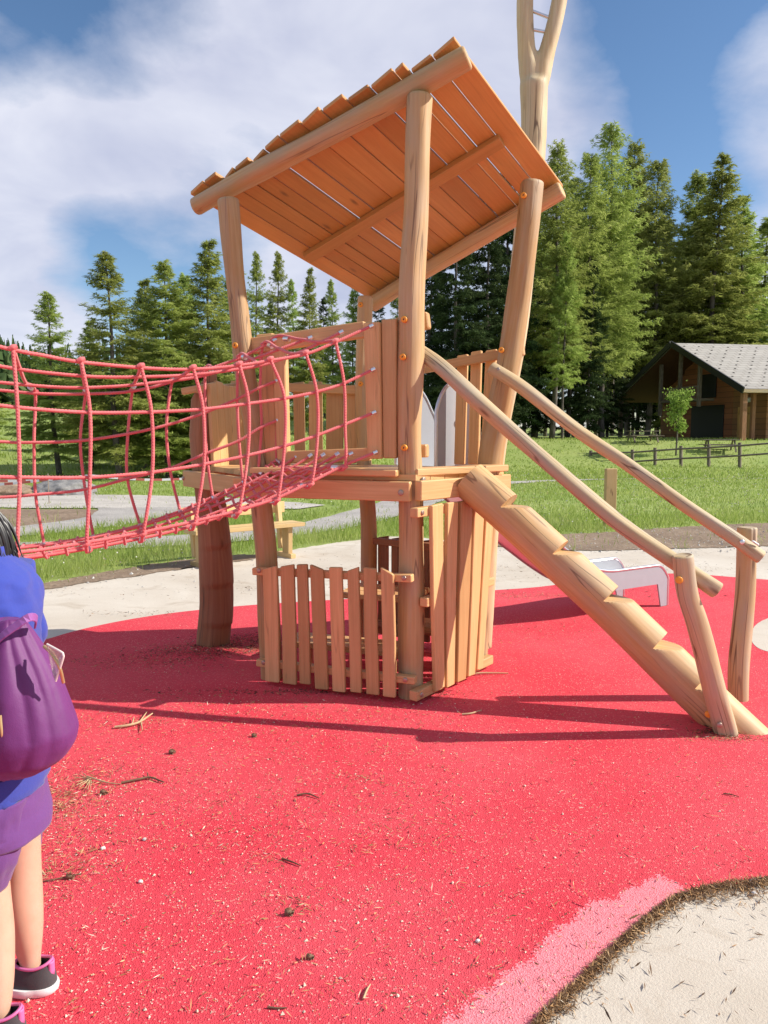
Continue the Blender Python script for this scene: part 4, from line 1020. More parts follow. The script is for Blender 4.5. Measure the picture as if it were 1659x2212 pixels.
for i in range(2): board(mb, [CL(A0_ - 0.22, 4.0 + i * 0.92, 0.1), CL(A0_ - 0.22, 4.0 + i * 0.92, 2.55)], e2, 0.9, 0.08, 0.01)
dr = mb.build('door', M['doorwood'], cabin)
mb = MB()
for z in (0.6, 2.05): board(mb, [CL(A0_ - 0.29, 3.58, z), CL(A0_ - 0.29, 5.35, z)], (0, 0, 1), 0.1, 0.05, 0.01)
mb.build('brace', M['doorwood'], dr)
mb = MB(); board(mb, [CL(A0_ - 0.23, 7.3, 0.05), CL(A0_ - 0.23, 11.8, 0.05)], (0, 0, 1), 0.1, 0.05); board(mb, [CL(A0_ - 0.19, 9.55, 0.05), CL(A0_ - 0.19, 9.55, 2.8)], e2, 4.6, 0.08, 0.01)
mb.build('gateway', M['black'], cabin)  # flat black board paints in the darkness of the open gateway
mb = MB(); board(mb, [CL(A0_ - 0.22, 5.15, 4.0), CL(A0_ - 0.22, 5.15, 5.35)], e2, 1.3, 0.1, 0.01); mb.build('shutter', M['doorwood'], cabin)
mb = MB(); board(mb, [CL(A0_ - 0.22, 9.5, 3.4), CL(A0_ - 0.22, 9.5, 5.3)], e2, 2.2, 0.1, 0.01); mb.build('balcony_door', M['black'], cabin)
mb = MB(); disc(mb, CL(A0_ - 0.26, 4.15, 3.05), -e1, 0.2, 0.12, 14, 0.5); mb.build('wall_lamp', plain('lamp_glass', (0.8, 0.8, 0.8), 0.3), cabin)
# picnic tables before the cabin
def picnic(c, rot, label):
    t = empty('picnic_table', c); tag(t, label, 'picnic table')
    x = V((math.cos(rot), math.sin(rot), 0)); y = V((-x.y, x.x, 0)); c = V(c)
    mb = MB(); [board(mb, [c - x * 1.1 + y * o + V((0, 0, 0.76)), c + x * 1.1 + y * o + V((0, 0, 0.76))], y, 0.2, 0.05) for o in (-0.32, -0.1, 0.12, 0.34)]; mb.build('table_top', M['oldwood'], t)
    for sgn in (-1, 1):
        mb = MB(); board(mb, [c - x * 1.1 + y * 0.78 * sgn + V((0, 0, 0.45)), c + x * 1.1 + y * 0.78 * sgn + V((0, 0, 0.45))], y, 0.28, 0.05); mb.build('bench_board', M['oldwood'], t)
        mb = MB(); o = x * 0.8 * sgn; board(mb, [c + o - y * 0.65, c + o - y * 0.2 + V((0, 0, 0.74))], x, 0.09, 0.07); board(mb, [c + o + y * 0.65, c + o + y * 0.2 + V((0, 0, 0.74))], x, 0.09, 0.07); board(mb, [c + o - y * 0.85 + V((0, 0, 0.41)), c + o + y * 0.85 + V((0, 0, 0.41))], (0, 0, 1), 0.09, 0.05); mb.build('leg_frame', M['oldwood'], t)
for px, py, Y, rot, lb in ((1388, 958, 54, 0.1, 'dark picnic table at the shaded left corner of the cabin'), (1556, 955, 51, -0.15, 'dark picnic table before the orange door of the cabin')):
    p = P(px, py, Y); p.z = float(terrain(p.x, p.y)); picnic(p, rot, lb)
# ---------------------------------------------------------------- trees
def foliage_mat(name, c1, c2, c3, trans=0.25):
    m = bpy.data.materials.new(name); m.use_nodes = True; nt = m.node_tree; nt.nodes.clear(); n = N(nt)
    t = n('ShaderNodeAttribute', attribute_name='tint').outputs['Fac']
    rnd_ = n('ShaderNodeObjectInfo').outputs['Random']
    c = n.ramp(t, [(0.0, c1), (0.5, c2), (1.0, c3)])
    c = n('ShaderNodeHueSaturation', {'Color': c, 'Hue': n.math('ADD', 0.490, n.math('MULTIPLY', rnd_, 0.03)), 'Value': n.math('ADD', 0.8, n.math('MULTIPLY', rnd_, 0.4))}).outputs[0]
    d = n('ShaderNodeBsdfDiffuse', {'Color': c}); tr = n('ShaderNodeBsdfTranslucent', {'Color': c})
    mx = n('ShaderNodeMixShader', {0: trans, 1: d.outputs[0], 2: tr.outputs[0]})
    n('ShaderNodeOutputMaterial', {0: mx.outputs[0]}); return m
M['larch'] = foliage_mat('larch_needles', (0.19, 0.215, 0.06), (0.355, 0.42, 0.10), (0.54, 0.57, 0.19), 0.5)
M['spruce'] = foliage_mat('spruce_needles', (0.03, 0.05, 0.02), (0.055, 0.085, 0.032), (0.11, 0.14, 0.055), 0.2)  # dark spruce green, with the shade of the stand put into it
def bark_mat():
    m, nt, b = newmat('bark'); n = N(nt); co = n('ShaderNodeTexCoord').outputs['Object']
    g = n.noise(n.mapv(co, (5, 5, 1.2)), 2, 5, 0.65)
    nt.links.new(n.mix(n.ramp(g, [(0.35, 0.0), (0.65, 1.0)]), (0.055, 0.042, 0.034), (0.18, 0.15, 0.125)), b.inputs['Base Color'])
    b.inputs['Roughness'].default_value = 0.9; n.bump(g, 0.8, 0.06, b); return m
M['bark'] = bark_mat()
def quadmesh(name, C, A, B, tint, mat):
    """diamond leaves: centre C, half length A, half width B (n x 3 arrays)"""
    n = len(C); v = np.empty((n, 4, 3), np.float32)
    v[:, 0] = C - A; v[:, 1] = C + B; v[:, 2] = C + A; v[:, 3] = C - B
    me = bpy.data.meshes.new(name)
    me.vertices.add(n * 4); me.vertices.foreach_set('co', v.ravel())
    me.loops.add(n * 4); me.loops.foreach_set('vertex_index', np.arange(n * 4, dtype=np.int32))
    me.polygons.add(n); me.polygons.foreach_set('loop_start', np.arange(0, n * 4, 4, dtype=np.int32))
    try: me.polygons.foreach_set('loop_total', np.full(n, 4, np.int32))
    except Exception: pass
    me.update(calc_edges=True)
    at = me.attributes.new('tint', 'FLOAT', 'POINT'); at.data.foreach_set('value', np.repeat(np.asarray(tint, np.float32), 4))
    me.materials.append(mat); me.validate(); return me
def conifer(seed, H=10.0, R=1.5, base=0.1, nb=150, kind='larch', dens=1.0, bare=0.0, leaf=1.0, power=0.8):
    g = np.random.default_rng(seed)
    wood_ = MB()
    lean = g.normal(0, 0.012, 2)
    def trunk_at(z): return np.array([lean[0] * z + 0.05 * math.sin(z * 0.7 + seed), lean[1] * z + 0.05 * math.cos(z * 0.6 + seed), z])
    zs = np.linspace(-0.1, H * 0.985, 22); r0 = 0.0085 * H
    log(wood_, [V(trunk_at(z)) for z in zs[::3]] + [V(trunk_at(H * 0.985))], [max(0.008, r0 * (1 - z / H) ** 0.9) for z in list(zs[::3]) + [H * 0.985]], 9, 0.5, 0.08, seed, 0.1, 0.5)
    C = []; A = []; T = []
    heights = np.sort(base + (0.985 - base) * g.random(nb) ** 0.92)
    for i, t in enumerate(heights):
        z = t * H; az = i * 2.39996 + g.normal(0, 0.5)
        prof_ = ((1 - t) / (1 - base)) ** power
        low = 0.55 + 0.45 * min(1, (t - base) / 0.18)
        Lb = R * (0.045 + prof_) * low * g.uniform(0.5, 1.18)
        el = math.radians(lerp(-14, 52, t ** 1.6) + g.normal(0, 9))
        if kind == 'spruce': el -= math.radians(10)
        n = max(5, int(Lb / 0.10)); s = np.linspace(0, 1, n)
        h = np.array([math.cos(az), math.sin(az), 0]); sd_ = np.array([-h[1], h[0], 0])
        wob = g.normal(0, 0.05, 2)
        pts = trunk_at(z) + np.outer(s * Lb * math.cos(el), h) + np.outer(Lb * wob[0] * np.sin(s * 3), sd_)
        pts[:, 2] += s * Lb * math.sin(el) - 0.30 * Lb * (1 - t) * (s - 0.75 * s ** 2.2)
        # wood of the branch: thin three-sided strip
        step_ = max(1, n // 5); ip = list(range(0, n - 1, step_)) + [n - 1]
        rb = max(0.005, 0.0035 * H * 0.35 * (Lb / R)); rings = []
        for q in ip:
            rr = rb * (1 - 0.85 * s[q]); c = V(pts[q])
            rings.append([c + V((0, 0, rr)), c + V(sd_ * rr * 0.9) - V((0, 0, rr * .5)), c - V(sd_ * rr * 0.9) - V((0, 0, rr * .5))])
        wood_.sweep(rings, True, True, 0.5, (False, False))
        if g.random() < bare: continue
        bt = g.normal(0, 0.13)
        # twigs off both sides, hanging a little
        per = 3
        for q in range(n):
            if s[q] < 0.16: continue
            for _ in range(per):
                sg = g.choice([-1, 1]); a = g.uniform(0.3, 1.25)
                d = h * math.cos(a) + sd_ * sg * math.sin(a); d = d + np.array([0, 0, g.uniform(-0.75, 0.25) if kind == 'larch' else g.uniform(-0.9, 0.0)])
                d /= np.linalg.norm(d)
                tl = (0.14 + 0.42 * (1 - s[q] ** 2)) * min(1.0, 0.16 + Lb / R * 1.0) * g.uniform(0.5, 1.2) * (R / 1.5)
                k = max(4, int(tl / 0.021 * dens)); u = (np.arange(k) + g.random(k)) / k
                pc = pts[q] + np.outer(u * tl, d); pc[:, 2] -= 0.25 * (u * tl) ** 2
                C.append(pc + g.normal(0, 0.022, (k, 3)))
                dd_ = d + g.normal(0, 0.6, (k, 3)) + np.array([0, 0, -0.25 if kind == 'larch' else -0.1]); dd_ /= np.linalg.norm(dd_, axis=1)[:, None]
                A.append(dd_ * (g.uniform(0.05, 0.095, k) * leaf)[:, None])
                T.append(np.full(k, 0.5 + bt + 0.12 * (s[q] - 0.5)) + g.normal(0, 0.16, k))
    C = np.concatenate(C); A = np.concatenate(A); T = np.clip(np.concatenate(T), 0, 1)
    rv = g.normal(0, 1, A.shape); B = np.cross(A, rv); B /= np.linalg.norm(B, axis=1)[:, None] + 1e-9
    B *= (g.uniform(0.008, 0.0145, len(C)) * leaf)[:, None]
    crown = quadmesh('crown', C, A, B, T, M[kind])
    tro = wood_.build('trunk', M['bark']); trm = tro.data; bpy.data.objects.remove(tro)
    return trm, crown
KIND = {
 'dense': conifer(11, 10, 1.6, 0.07, 230, 'larch', 1.0, 0.02, 1.15),
 'dense2': conifer(23, 10, 1.6, 0.05, 220, 'larch', 1.05, 0.03, 1.15, 0.65),
 'thin': conifer(35, 10, 1.5, 0.12, 200, 'larch', 0.95, 0.06, 1.05),
 'sparse': conifer(47, 10, 1.7, 0.06, 120, 'larch', 0.62, 0.10, 0.95, 0.9),
 'tall': conifer(52, 10, 1.4, 0.23, 240, 'larch', 0.95, 0.04, 0.95, 0.55),
 'tall2': conifer(64, 10, 1.5, 0.26, 210, 'larch', 0.9, 0.06, 0.95, 0.6),
 'spruce': conifer(71, 10, 1.5, 0.06, 190, 'spruce', 1.0, 0.0, 1.2, 0.75),
}
def tree(kind, px, top, Y, label, group=None, wid=1.0, rot=None, zoff=0.0, cat='tree', name=None):
    if px > 1312 and Y < 95: Y += 24
    p = P(px, 930, Y); zb_ = float(terrain(p.x, p.y)) + zoff; zt = P(px, top, Y).z
    s = (zt - zb_) / 10.0
    e = empty(name or ('spruce_tree' if kind == 'spruce' else 'larch_tree'), (p.x, p.y, zb_))
    e.scale = (s * wid, s * wid, s); e.rotation_euler = (0, 0, random.random() * 6.28 if rot is None else rot)
    tag(e, label, cat, group)
    tm, cm = KIND[kind]
    for nm, me in (('trunk', tm), ('crown', cm)):
        o = bpy.data.objects.new(nm, me); COL.objects.link(o); o.parent = e
    return e
GL = 'larches growing at the left of the playground'
tree('thin', 122, 628, 29, 'thin brownish larch with drooping sparse branches, leftmost tree behind the rope bridge', GL, 1.9)
tree('thin', 256, 540, 27, 'pointed larch with a visible straight trunk and airy tiers of branches', GL, 1.95)
tree('dense2', 362, 564, 28, 'broad bushy yellow green larch standing right of the pointed larch', GL, 1.8)
tree('dense', 448, 516, 29, 'tall bushy larch just left of the front left tower post', GL, 1.7)
tree('dense', 505, 560, 33, 'green larch half hidden behind the leaning left tower post', GL, 1.5)
tree('dense', 312, 602, 32, 'full green larch filling the gap between the pointed larch and the bushy one', GL, 1.7)
tree('dense2', 405, 592, 33, 'rounded larch peeking out between the two bushy larches', GL, 1.5)
tree('dense', 195, 690, 33, 'low dense larch between the leftmost thin larch and the pointed one', GL, 1.8)
GM = 'slender larches seen between the tower posts'
for px, top, Y, w_, k, lb in ((560, 541, 52, 1.1, 'thin', 'slender larch with a narrow top, first right of the left tower post'),
                           (606, 541, 50, 1.15, 'thin', 'see-through slender larch under the low roof edge'),
                           (668, 578, 50, 1.0, 'dense', 'light green larch below the low corner of the roof'),
                           (722, 600, 55, 1.0, 'thin', 'dark airy larch left of the rear tower post'),
                           (762, 610, 60, 1.1, 'dense', 'larch right behind the rear tower post')):
    tree(k, px, top, Y, lb, GM, w_)
for px, top, Y, w_, k in ((638, 600, 68, 1.1, 'thin'), (700, 640, 74, 1.2, 'spruce'), (820, 640, 66, 1.2, 'spruce'), (862, 610, 72, 1.2, 'thin'), (585, 650, 80, 1.3, 'spruce'), (790, 680, 85, 1.4, 'dense')):
    tree(k, px, top, Y, 'tree of the far row behind the tower, mostly hidden by nearer trunks', 'far row of trees behind the tower', w_)
# shaded conifers low behind the bridge
for px, top, Y, w_ in ((205, 800, 40, 2.2), (300, 735, 40, 2.0), (385, 705, 40, 2.0), (470, 690, 42, 1.9), (250, 830, 36, 2.4), (345, 780, 36, 2.2), (430, 760, 36, 2.2), (540, 720, 46, 1.8)):
    tree('spruce', px, top, Y, 'dark shaded spruce in the shadowed row behind the rope net', 'dark spruces behind the rope bridge', w_)
GD = 'dark spruces filling the gap under the roof'
for px, top, Y, w_ in ((925, 470, 58, 1.25), (985, 400, 54, 1.25), (1052, 380, 56, 1.25), (1095, 330, 60, 1.2), (1010, 520, 62, 1.4), (955, 560, 66, 1.3), (1075, 520, 66, 1.3)):
    tree('spruce', px, top, Y, 'dark spruce in the shadowed stand between the two right tower posts', GD, w_)
GR = 'tall larches of the grove beside the cabin'
for px, top, Y, w_, k, lb in ((1194, 306, 60, 1.3, 'tall2', 'tall larch right behind the pale forked mast'),
                              (1226, 385, 66, 1.2, 'tall', 'slim larch between the forked mast and the tallest larch'),
                              (1258, 330, 64, 1.2, 'tall', 'narrow larch touching the left side of the tallest larch'),
                              (1300, 266, 66, 1.3, 'tall', 'tallest larch of the grove with a dense bright crown'),
                              (1352, 305, 66, 1.3, 'tall2', 'dense larch on the right shoulder of the tallest larch'),
                              (1402, 345, 64, 1.35, 'tall', 'bushy larch with one long branch reaching right, left of the cabin roof'),
                              (1532, 338, 64, 1.75, 'dense', 'broad larch with a dark trunk directly above the cabin ridge'),
                              (1485, 372, 68, 1.5, 'dense2', 'green larch left of the broad larch above the cabin'),
                              (1588, 420, 66, 1.7, 'dense', 'larch with drooping side branches right of the broad larch'),
                              (1640, 470, 70, 1.7, 'dense2', 'larch at the right edge of the photo above the cabin roof')):
    tree(k, px, top, Y, lb, GR, w_)
GI = 'inner trees of the grove beside the cabin'
for px, top, Y, w_, k in ((1150, 420, 72, 1.1, 'tall2'), (1180, 470, 78, 1.1, 'tall'), (1215, 500, 58, 0.9, 'tall2'), (1240, 480, 74, 1.0, 'tall2'), (1285, 430, 80, 1.1, 'tall'), (1320, 420, 58, 0.95, 'tall2'), (1340, 480, 76, 1.1, 'spruce'),
                          (1375, 450, 72, 1.1, 'tall'), (1420, 470, 80, 1.2, 'tall'), (1455, 520, 72, 1.1, 'tall2'), (1505, 470, 84, 1.3, 'tall'), (1560, 500, 86, 1.3, 'tall'), (1610, 560, 84, 1.3, 'tall'), (1270, 560, 62, 1.1, 'spruce'), (1230, 600, 68, 1.2, 'spruce'), (1365, 600, 66, 1.2, 'spruce'), (1160, 560, 66, 1.2, 'spruce'), (1130, 480, 84, 1.2, 'tall'), (1310, 620, 72, 1.2, 'spruce'), (1420, 640, 74, 1.2, 'spruce'),
                          (1470, 640, 90, 1.3, 'tall'), (1530, 620, 92, 1.4, 'tall'), (1585, 640, 92, 1.4, 'tall')):
    tree(k, px, top, Y, 'crowded conifer deep inside the grove, its outline lost among the others', GI, w_)
for px, top, Y, w_ in ((-40, 700, 36, 1.4), (-120, 560, 33, 1.3)):
    tree('dense2', px, top, Y, 'larch just outside the photo edge', 'trees beyond the picture edge', w_)
# far forest on the hill
g = np.random.default_rng(3); C = []; A = []; B = []; T = []
fx = MB()
for _ in range(1500):
    y = g.uniform(150, 470); r = g.uniform(-0.75, -0.24); x = r * y; z = float(terrain(x, y)); h = g.uniform(9, 17)
    if z < 8 and g.random() < 0.5: continue
    k = 26; t = g.random(k) ** 0.8; a = g.random(k) * 6.28; rr = h * 0.17 * (1 - t) + 0.2
    C.append(np.stack([x + np.cos(a) * rr * 0.6, y + np.sin(a) * rr * 0.6, z + h * (0.08 + 0.92 * t)], 1))
    d = np.stack([np.cos(a) * rr * 0.7, np.sin(a) * rr * 0.7, -h * 0.06 * np.ones(k)], 1); A.append(d)
    B.append(np.stack([-np.sin(a) * rr * 0.6, np.cos(a) * rr * 0.6, np.ones(k) * h * 0.05], 1)); T.append(np.full(k, g.random()))
me = quadmesh('forest', np.concatenate(C), np.concatenate(A), np.concatenate(B), np.concatenate(T), M['spruce'])
tag(link('forest', me), 'dark conifer forest covering the far hill at the left', 'forest', kind='stuff')
# young broadleaf tree before the cabin
p = P(1461, 957, 50); zb_ = float(terrain(p.x, p.y))
sap = empty('young_tree', (p.x, p.y, zb_)); tag(sap, 'small round leafy green sapling planted before the dark cabin gable', 'tree')
mb = MB(); Hs = P(1461, 828, 50).z - zb_
log(mb, [V((p.x, p.y, zb_ - 0.1)), V((p.x + 0.03, p.y, zb_ + Hs * 0.35)), V((p.x - 0.02, p.y, zb_ + Hs * 0.7))], [0.06, 0.05, 0.025], 8, 0.2)
g = np.random.default_rng(9); C = []; ends = []
for i in range(26):
    t = g.uniform(0.38, 0.98); a = g.random() * 6.28; rr = 0.85 * math.sin(PI * min(1, (t - 0.30) / 0.78)) ** 0.7 * g.uniform(0.5, 1.05)
    e = V((p.x + math.cos(a) * rr, p.y + math.sin(a) * rr, zb_ + Hs * t)); s0_ = V((p.x, p.y, zb_ + Hs * max(0.33, t - 0.22)))
    rod(mb, [s0_, lerp(s0_, e, 0.6) + V((0, 0, 0.05)), e], [0.018, 0.006], 5, 0.2); ends.append((s0_, e))
mb.build('trunk', M['bark'], sap)
for s0_, e in ends:
    k = 60; u = g.uniform(0.4, 1.08, k); C.append(np.array(s0_) + np.outer(u, np.array(e - s0_)) + g.normal(0, 0.15, (k, 3)))
C = np.concatenate(C); A = g.normal(0, 1, C.shape); A /= np.linalg.norm(A, axis=1)[:, None]; Bv = np.cross(A, g.normal(0, 1, C.shape)); Bv /= np.linalg.norm(Bv, axis=1)[:, None]
M['leaf'] = foliage_mat('young_leaves', (0.16, 0.24, 0.04), (0.30, 0.43, 0.09), (0.45, 0.56, 0.16), 0.35)
link('crown', quadmesh('crown', C, A * 0.085, Bv * 0.055, np.clip(g.normal(0.5, 0.2, len(C)), 0, 1), M['leaf']), sap)

# ---------------------------------------------------------------- grass
def inpoly(x, y, poly):
    ins = np.zeros(len(x), bool); k = len(poly)
    for i in range(k):
        a = poly[i]; b = poly[(i + 1) % k]
        c = ((a.y > y) != (b.y > y)) & (x < (b.x - a.x) * (y - a.y) / (b.y - a.y + 1e-12) + a.x); ins ^= c
    return ins
def far_from(x, y, line, wfac=0.95):
    ok = np.ones(len(x), bool)
    for q in line: ok &= (x - q.x) ** 2 + (y - q.y) ** 2 > (q.z * wfac + 0.1) ** 2
    return ok
PATHS = [[V(q) for q in spline([V(a) for a in l], 0.35)] for l in ([(-6.2, 9.6, 0.45), (-3.2, 10.6, 0.5), (-1.6, 11.6, 0.5), (-0.6, 13.2, 0.55), (0.4, 16.2, 0.6), (1.6, 20, 0.6), (4, 25, 0.5), (9, 28.6, 0.22), (16, 29, 0.2), (26, 29.5, 0.3)], [(-16, 17.5, 2.1), (-10, 17.6, 2.0), (-5, 17.0, 1.7), (-2.6, 16.2, 0.9), (-1.4, 15.6, 0.5)], [(-14, 13.2, 1.3), (-8, 13.6, 1.5), (-5.2, 13.8, 1.2), (-4.2, 14.0, 0.5)], [(-4.6, 15.4, 0.9), (-4.4, 13.6, 0.7), (-5.2, 11.9, 0.6), (-6.6, 10.8, 0.5)])]
M['grass'] = foliage_mat('grass_blades', (0.22, 0.30, 0.05), (0.40, 0.47, 0.115), (0.58, 0.59, 0.24), 0.5)
def grass(N_, y0, y1, hmin, hmax, w0, seed, pw=1.6):
    g = np.random.default_rng(seed)
    y = y0 * (y1 / y0) ** (g.random(N_) ** pw if pw != 1 else g.random(N_)); x = g.uniform(-0.62, 0.62, N_) * y
    ok = ~inpoly(x, y, sand_poly) & ~(inpoly(x, y, dirt_poly) & (g.random(N_) > 0.02)) & ~(inpoly(x, y, edge_poly) & (g.random(N_) > 0.05))
    for l in PATHS: ok &= far_from(x, y, l) | (g.random(N_) < 0.03)
    # clumpy cover
    cl_ = np.array([mnoise.noise(V((a * 0.9, b * 0.9, seed))) for a, b in zip(x, y)]); ok &= g.random(N_) < 0.75 + 0.7 * cl_
    x = x[ok]; y = y[ok]; cl_ = cl_[ok]; n = len(x)
    z = terrain(x, y); h = g.uniform(hmin, hmax, n) * (1 + 0.6 * cl_) * np.where((x < 0.3) & (y < 13), 1.15, 0.85)
    d = g.normal(0, 0.33, (n, 2)); A = np.stack([d[:, 0] * h, d[:, 1] * h, h], 1) / 2
    a = g.random(n) * PI; B = np.stack([np.cos(a), np.sin(a) * 0.4, np.zeros(n)], 1) * (w0 * y / 10)[:, None]
    C = np.stack([x, y, z + h / 2 - 0.01], 1); t = np.clip(0.42 + 0.5 * cl_ + g.normal(0, 0.2, n), 0, 1)
    return C, A, B, t
parts_ = [grass(80000, 7.3, 14, 0.05, 0.19, 0.0042, 1, 1), grass(130000, 10.5, 30, 0.03, 0.12, 0.0045, 2, 1), grass(50000, 28, 62, 0.08, 0.22, 0.006, 3, 1)]
me = quadmesh('grass', *[np.concatenate([p[i] for p in parts_]) for i in range(4)], M['grass'])
tag(link('grass', me), 'short meadow grass with long stalks behind the playground', 'grass', kind='stuff')
# seed heads and small flowers
g = np.random.default_rng(8); n = 5200
y = 7.6 * (34 / 7.6) ** g.random(n); x = g.uniform(-0.6, 0.6, n) * y; ok = ~inpoly(x, y, sand_poly) & ~inpoly(x, y, dirt_poly)
for l in PATHS: ok &= far_from(x, y, l)
x = x[ok]; y = y[ok]; n = len(x); C = np.stack([x, y, terrain(x, y) + g.uniform(0.1, 0.24, n)], 1)
A = g.normal(0, 1, (n, 3)); A /= np.linalg.norm(A, axis=1)[:, None]; Bv = np.cross(A, g.normal(0, 1, (n, 3))); Bv /= np.linalg.norm(Bv, axis=1)[:, None]
s = (0.010 * (y / 9) ** 0.6)[:, None]
M['flower'] = foliage_mat('flower_heads', (0.5, 0.42, 0.12), (0.55, 0.52, 0.36), (0.75, 0.74, 0.66), 0.3)
tag(link('meadow_flowers', quadmesh('meadow_flowers', C, A * s, Bv * s, g.random(n), M['flower'])), 'tiny white and yellow flower heads dotted over the meadow grass', 'flowers', kind='stuff')

# ---------------------------------------------------------------- litter on the rubber and the concrete
def litter_mat():
    m, nt, b = newmat('litter'); n = N(nt); t = n('ShaderNodeAttribute', attribute_name='tint').outputs['Fac']
    nt.links.new(n.ramp(t, [(0.0, (0.05, 0.028, 0.015)), (0.3, (0.16, 0.085, 0.04)), (0.55, (0.42, 0.22, 0.08)), (0.78, (0.55, 0.36, 0.18)), (1.0, (0.72, 0.62, 0.48))]), b.inputs['Base Color'])
    b.inputs['Roughness'].default_value = 0.8; return m
M['litter'] = litter_mat()
def slivers(name, xy, ln, wd, tint, z0, label, cat, seed, tilt=0.25):
    g = np.random.default_rng(seed); n = len(xy); a = g.random(n) * 2 * PI; zt = g.normal(0, tilt, n)
    A = np.stack([np.cos(a), np.sin(a), zt], 1) * (ln / 2)[:, None]
    Bv = np.stack([-np.sin(a), np.cos(a), g.normal(0, 0.6, n)], 1) * (wd / 2)[:, None]
    C = np.stack([xy[:, 0], xy[:, 1], z0 + np.abs(A[:, 2]) + np.abs(Bv[:, 2]) + 0.001], 1)
    return tag(link(name, quadmesh(name, C, A, Bv, tint, M['litter'])), label, cat, kind='stuff')
g = np.random.default_rng(21)
def ground_pts(px0, px1, py0, py1, n):
    return np.array([G(g.uniform(px0, px1), g.uniform(py0, py1))[:2] for _ in range(n)])
def cluster(px, py, sx, sy, n):
    c = G(px, py); return np.stack([g.normal(c.x, sx, n), g.normal(c.y, sy, n)], 1)
xy = [ground_pts(60, 1659, 1500, 2212, 2600), ground_pts(80, 1000, 1500, 1850, 2400), cluster(130, 1740, 0.10, 0.12, 800), cluster(140, 1880, 0.09, 0.10, 450), cluster(190, 1690, 0.12, 0.10, 300), cluster(300, 1570, 0.18, 0.1, 220), cluster(600, 1550, 0.6, 0.15, 500),
      cluster(560, 1400, 0.25, 0.12, 700), cluster(470, 1405, 0.3, 0.1, 900), cluster(330, 1440, 0.35, 0.12, 500), cluster(1110, 1290, 0.3, 0.08, 500), cluster(1570, 1600, 0.12, 0.03, 350), cluster(900, 1450, 0.3, 0.25, 350), cluster(1150, 1370, 0.4, 0.3, 300), cluster(560, 1870, 0.05, 0.04, 60), cluster(780, 1690, 0.05, 0.04, 70), cluster(640, 1960, 0.04, 0.03, 50)]
xy = np.concatenate(xy); n = len(xy)
keep = ~inpoly(xy[:, 0], xy[:, 1], front_poly); xy = xy[keep]; n = len(xy)
slivers('needle_litter', xy, g.uniform(0.008, 0.034, n), g.uniform(0.0014, 0.0034, n), np.clip(g.normal(0.5, 0.24, n), 0, 1), 0.0152, 'dry needles and wood slivers scattered over the red rubber', 'needle litter', 22)
xy = np.concatenate([cluster(560, 1385, 0.22, 0.09, 800), cluster(470, 1412, 0.25, 0.08, 700), cluster(330, 1430, 0.3, 0.1, 260), cluster(700, 1500, 0.45, 0.03, 500), cluster(900, 1505, 0.12, 0.04, 260), cluster(1550, 1585, 0.07, 0.03, 260), cluster(470, 1398, 0.1, 0.03, 300)])
slivers('dark_litter', xy, g.uniform(0.01, 0.035, len(xy)), g.uniform(0.0018, 0.005, len(xy)), np.clip(g.normal(0.1, 0.1, len(xy)), 0, 1), 0.0138, 'dark crumbs and needles gathered round the foot of the tower', 'needle litter', 31)
# pale chips: little tetrahedral pebbles
def chips(name, xy, r, z0, mat, label, cat):
    n = len(xy); v = np.empty((n, 5, 3)); a = g.random(n) * 6.28
    for k in range(4):
        q = a + k * PI / 2 + g.normal(0, 0.3, n); rr = r * g.uniform(0.6, 1.2, n); v[:, k, 0] = xy[:, 0] + np.cos(q) * rr; v[:, k, 1] = xy[:, 1] + np.sin(q) * rr; v[:, k, 2] = z0
    v[:, 4, 0] = xy[:, 0] + g.normal(0, 0.3, n) * r; v[:, 4, 1] = xy[:, 1] + g.normal(0, 0.3, n) * r; v[:, 4, 2] = z0 + r * g.uniform(0.6, 1.2, n)
    ff = []
    for i in range(n):
        b = i * 5; ff += [[b, b + 1, b + 4], [b + 1, b + 2, b + 4], [b + 2, b + 3, b + 4], [b + 3, b, b + 4]]
    return tag(rawmesh(name, v.reshape(-1, 3), ff, mat, None, False), label, cat, kind='stuff')
xy = np.concatenate([ground_pts(60, 1659, 1620, 2212, 1300), ground_pts(60, 1000, 1500, 2212, 1100), cluster(460, 1990, 0.08, 0.06, 50), cluster(190, 1760, 0.2, 0.2, 260), ground_pts(300, 1600, 1330, 1600, 700)])
xy = xy[~inpoly(xy[:, 0], xy[:, 1], front_poly)]
M['chip'] = plain('pale_chip', (0.72, 0.60, 0.46), 0.8, 0, 0.3, 30)
chips('wood_chips', xy, np.clip(g.lognormal(-6.1, 0.42, len(xy)), 0.001, 0.007), 0.0138, M['chip'], 'pale chips and grit strewn over the red rubber', 'chips')
# thick brown needles along the rim of the front concrete
E_ = gp((1800, 1890), (1659, 1912), (1560, 1925), (1470, 1950), (1400, 1998), (1330, 2062), (1265, 2125), (1195, 2192), (1150, 2240))
rim = spline([V((p.x, p.y, 0)) for p in E_], 0.004); g2_ = np.random.default_rng(5)
ii = g2_.integers(0, len(rim), 9000); base_ = np.array([rim[i][:2] for i in ii]); tang = np.array([(rim[min(i + 3, len(rim) - 1)] - rim[max(i - 3, 0)])[:2] for i in ii]); tang /= np.linalg.norm(tang, axis=1)[:, None]
inn = np.stack([-tang[:, 1], tang[:, 0]], 1); 
if (np.array([1.1, 2.0]) - base_[len(base_) // 2]) @ inn[len(base_) // 2] < 0 and True: pass
cen = np.array([1.35, 1.75]); sgn = np.sign(((cen - base_) * inn).sum(1))[:, None]; inn = inn * sgn
wid = (0.018 + 0.026 * sst(0.75, 1.15, base_[:, 0])) * (1 + 0.8 * np.array([mnoise.noise(V((a * 14, b * 14, 2))) for a, b in base_]))
off_ = g2_.exponential(0.6, 9000) * wid - 0.006
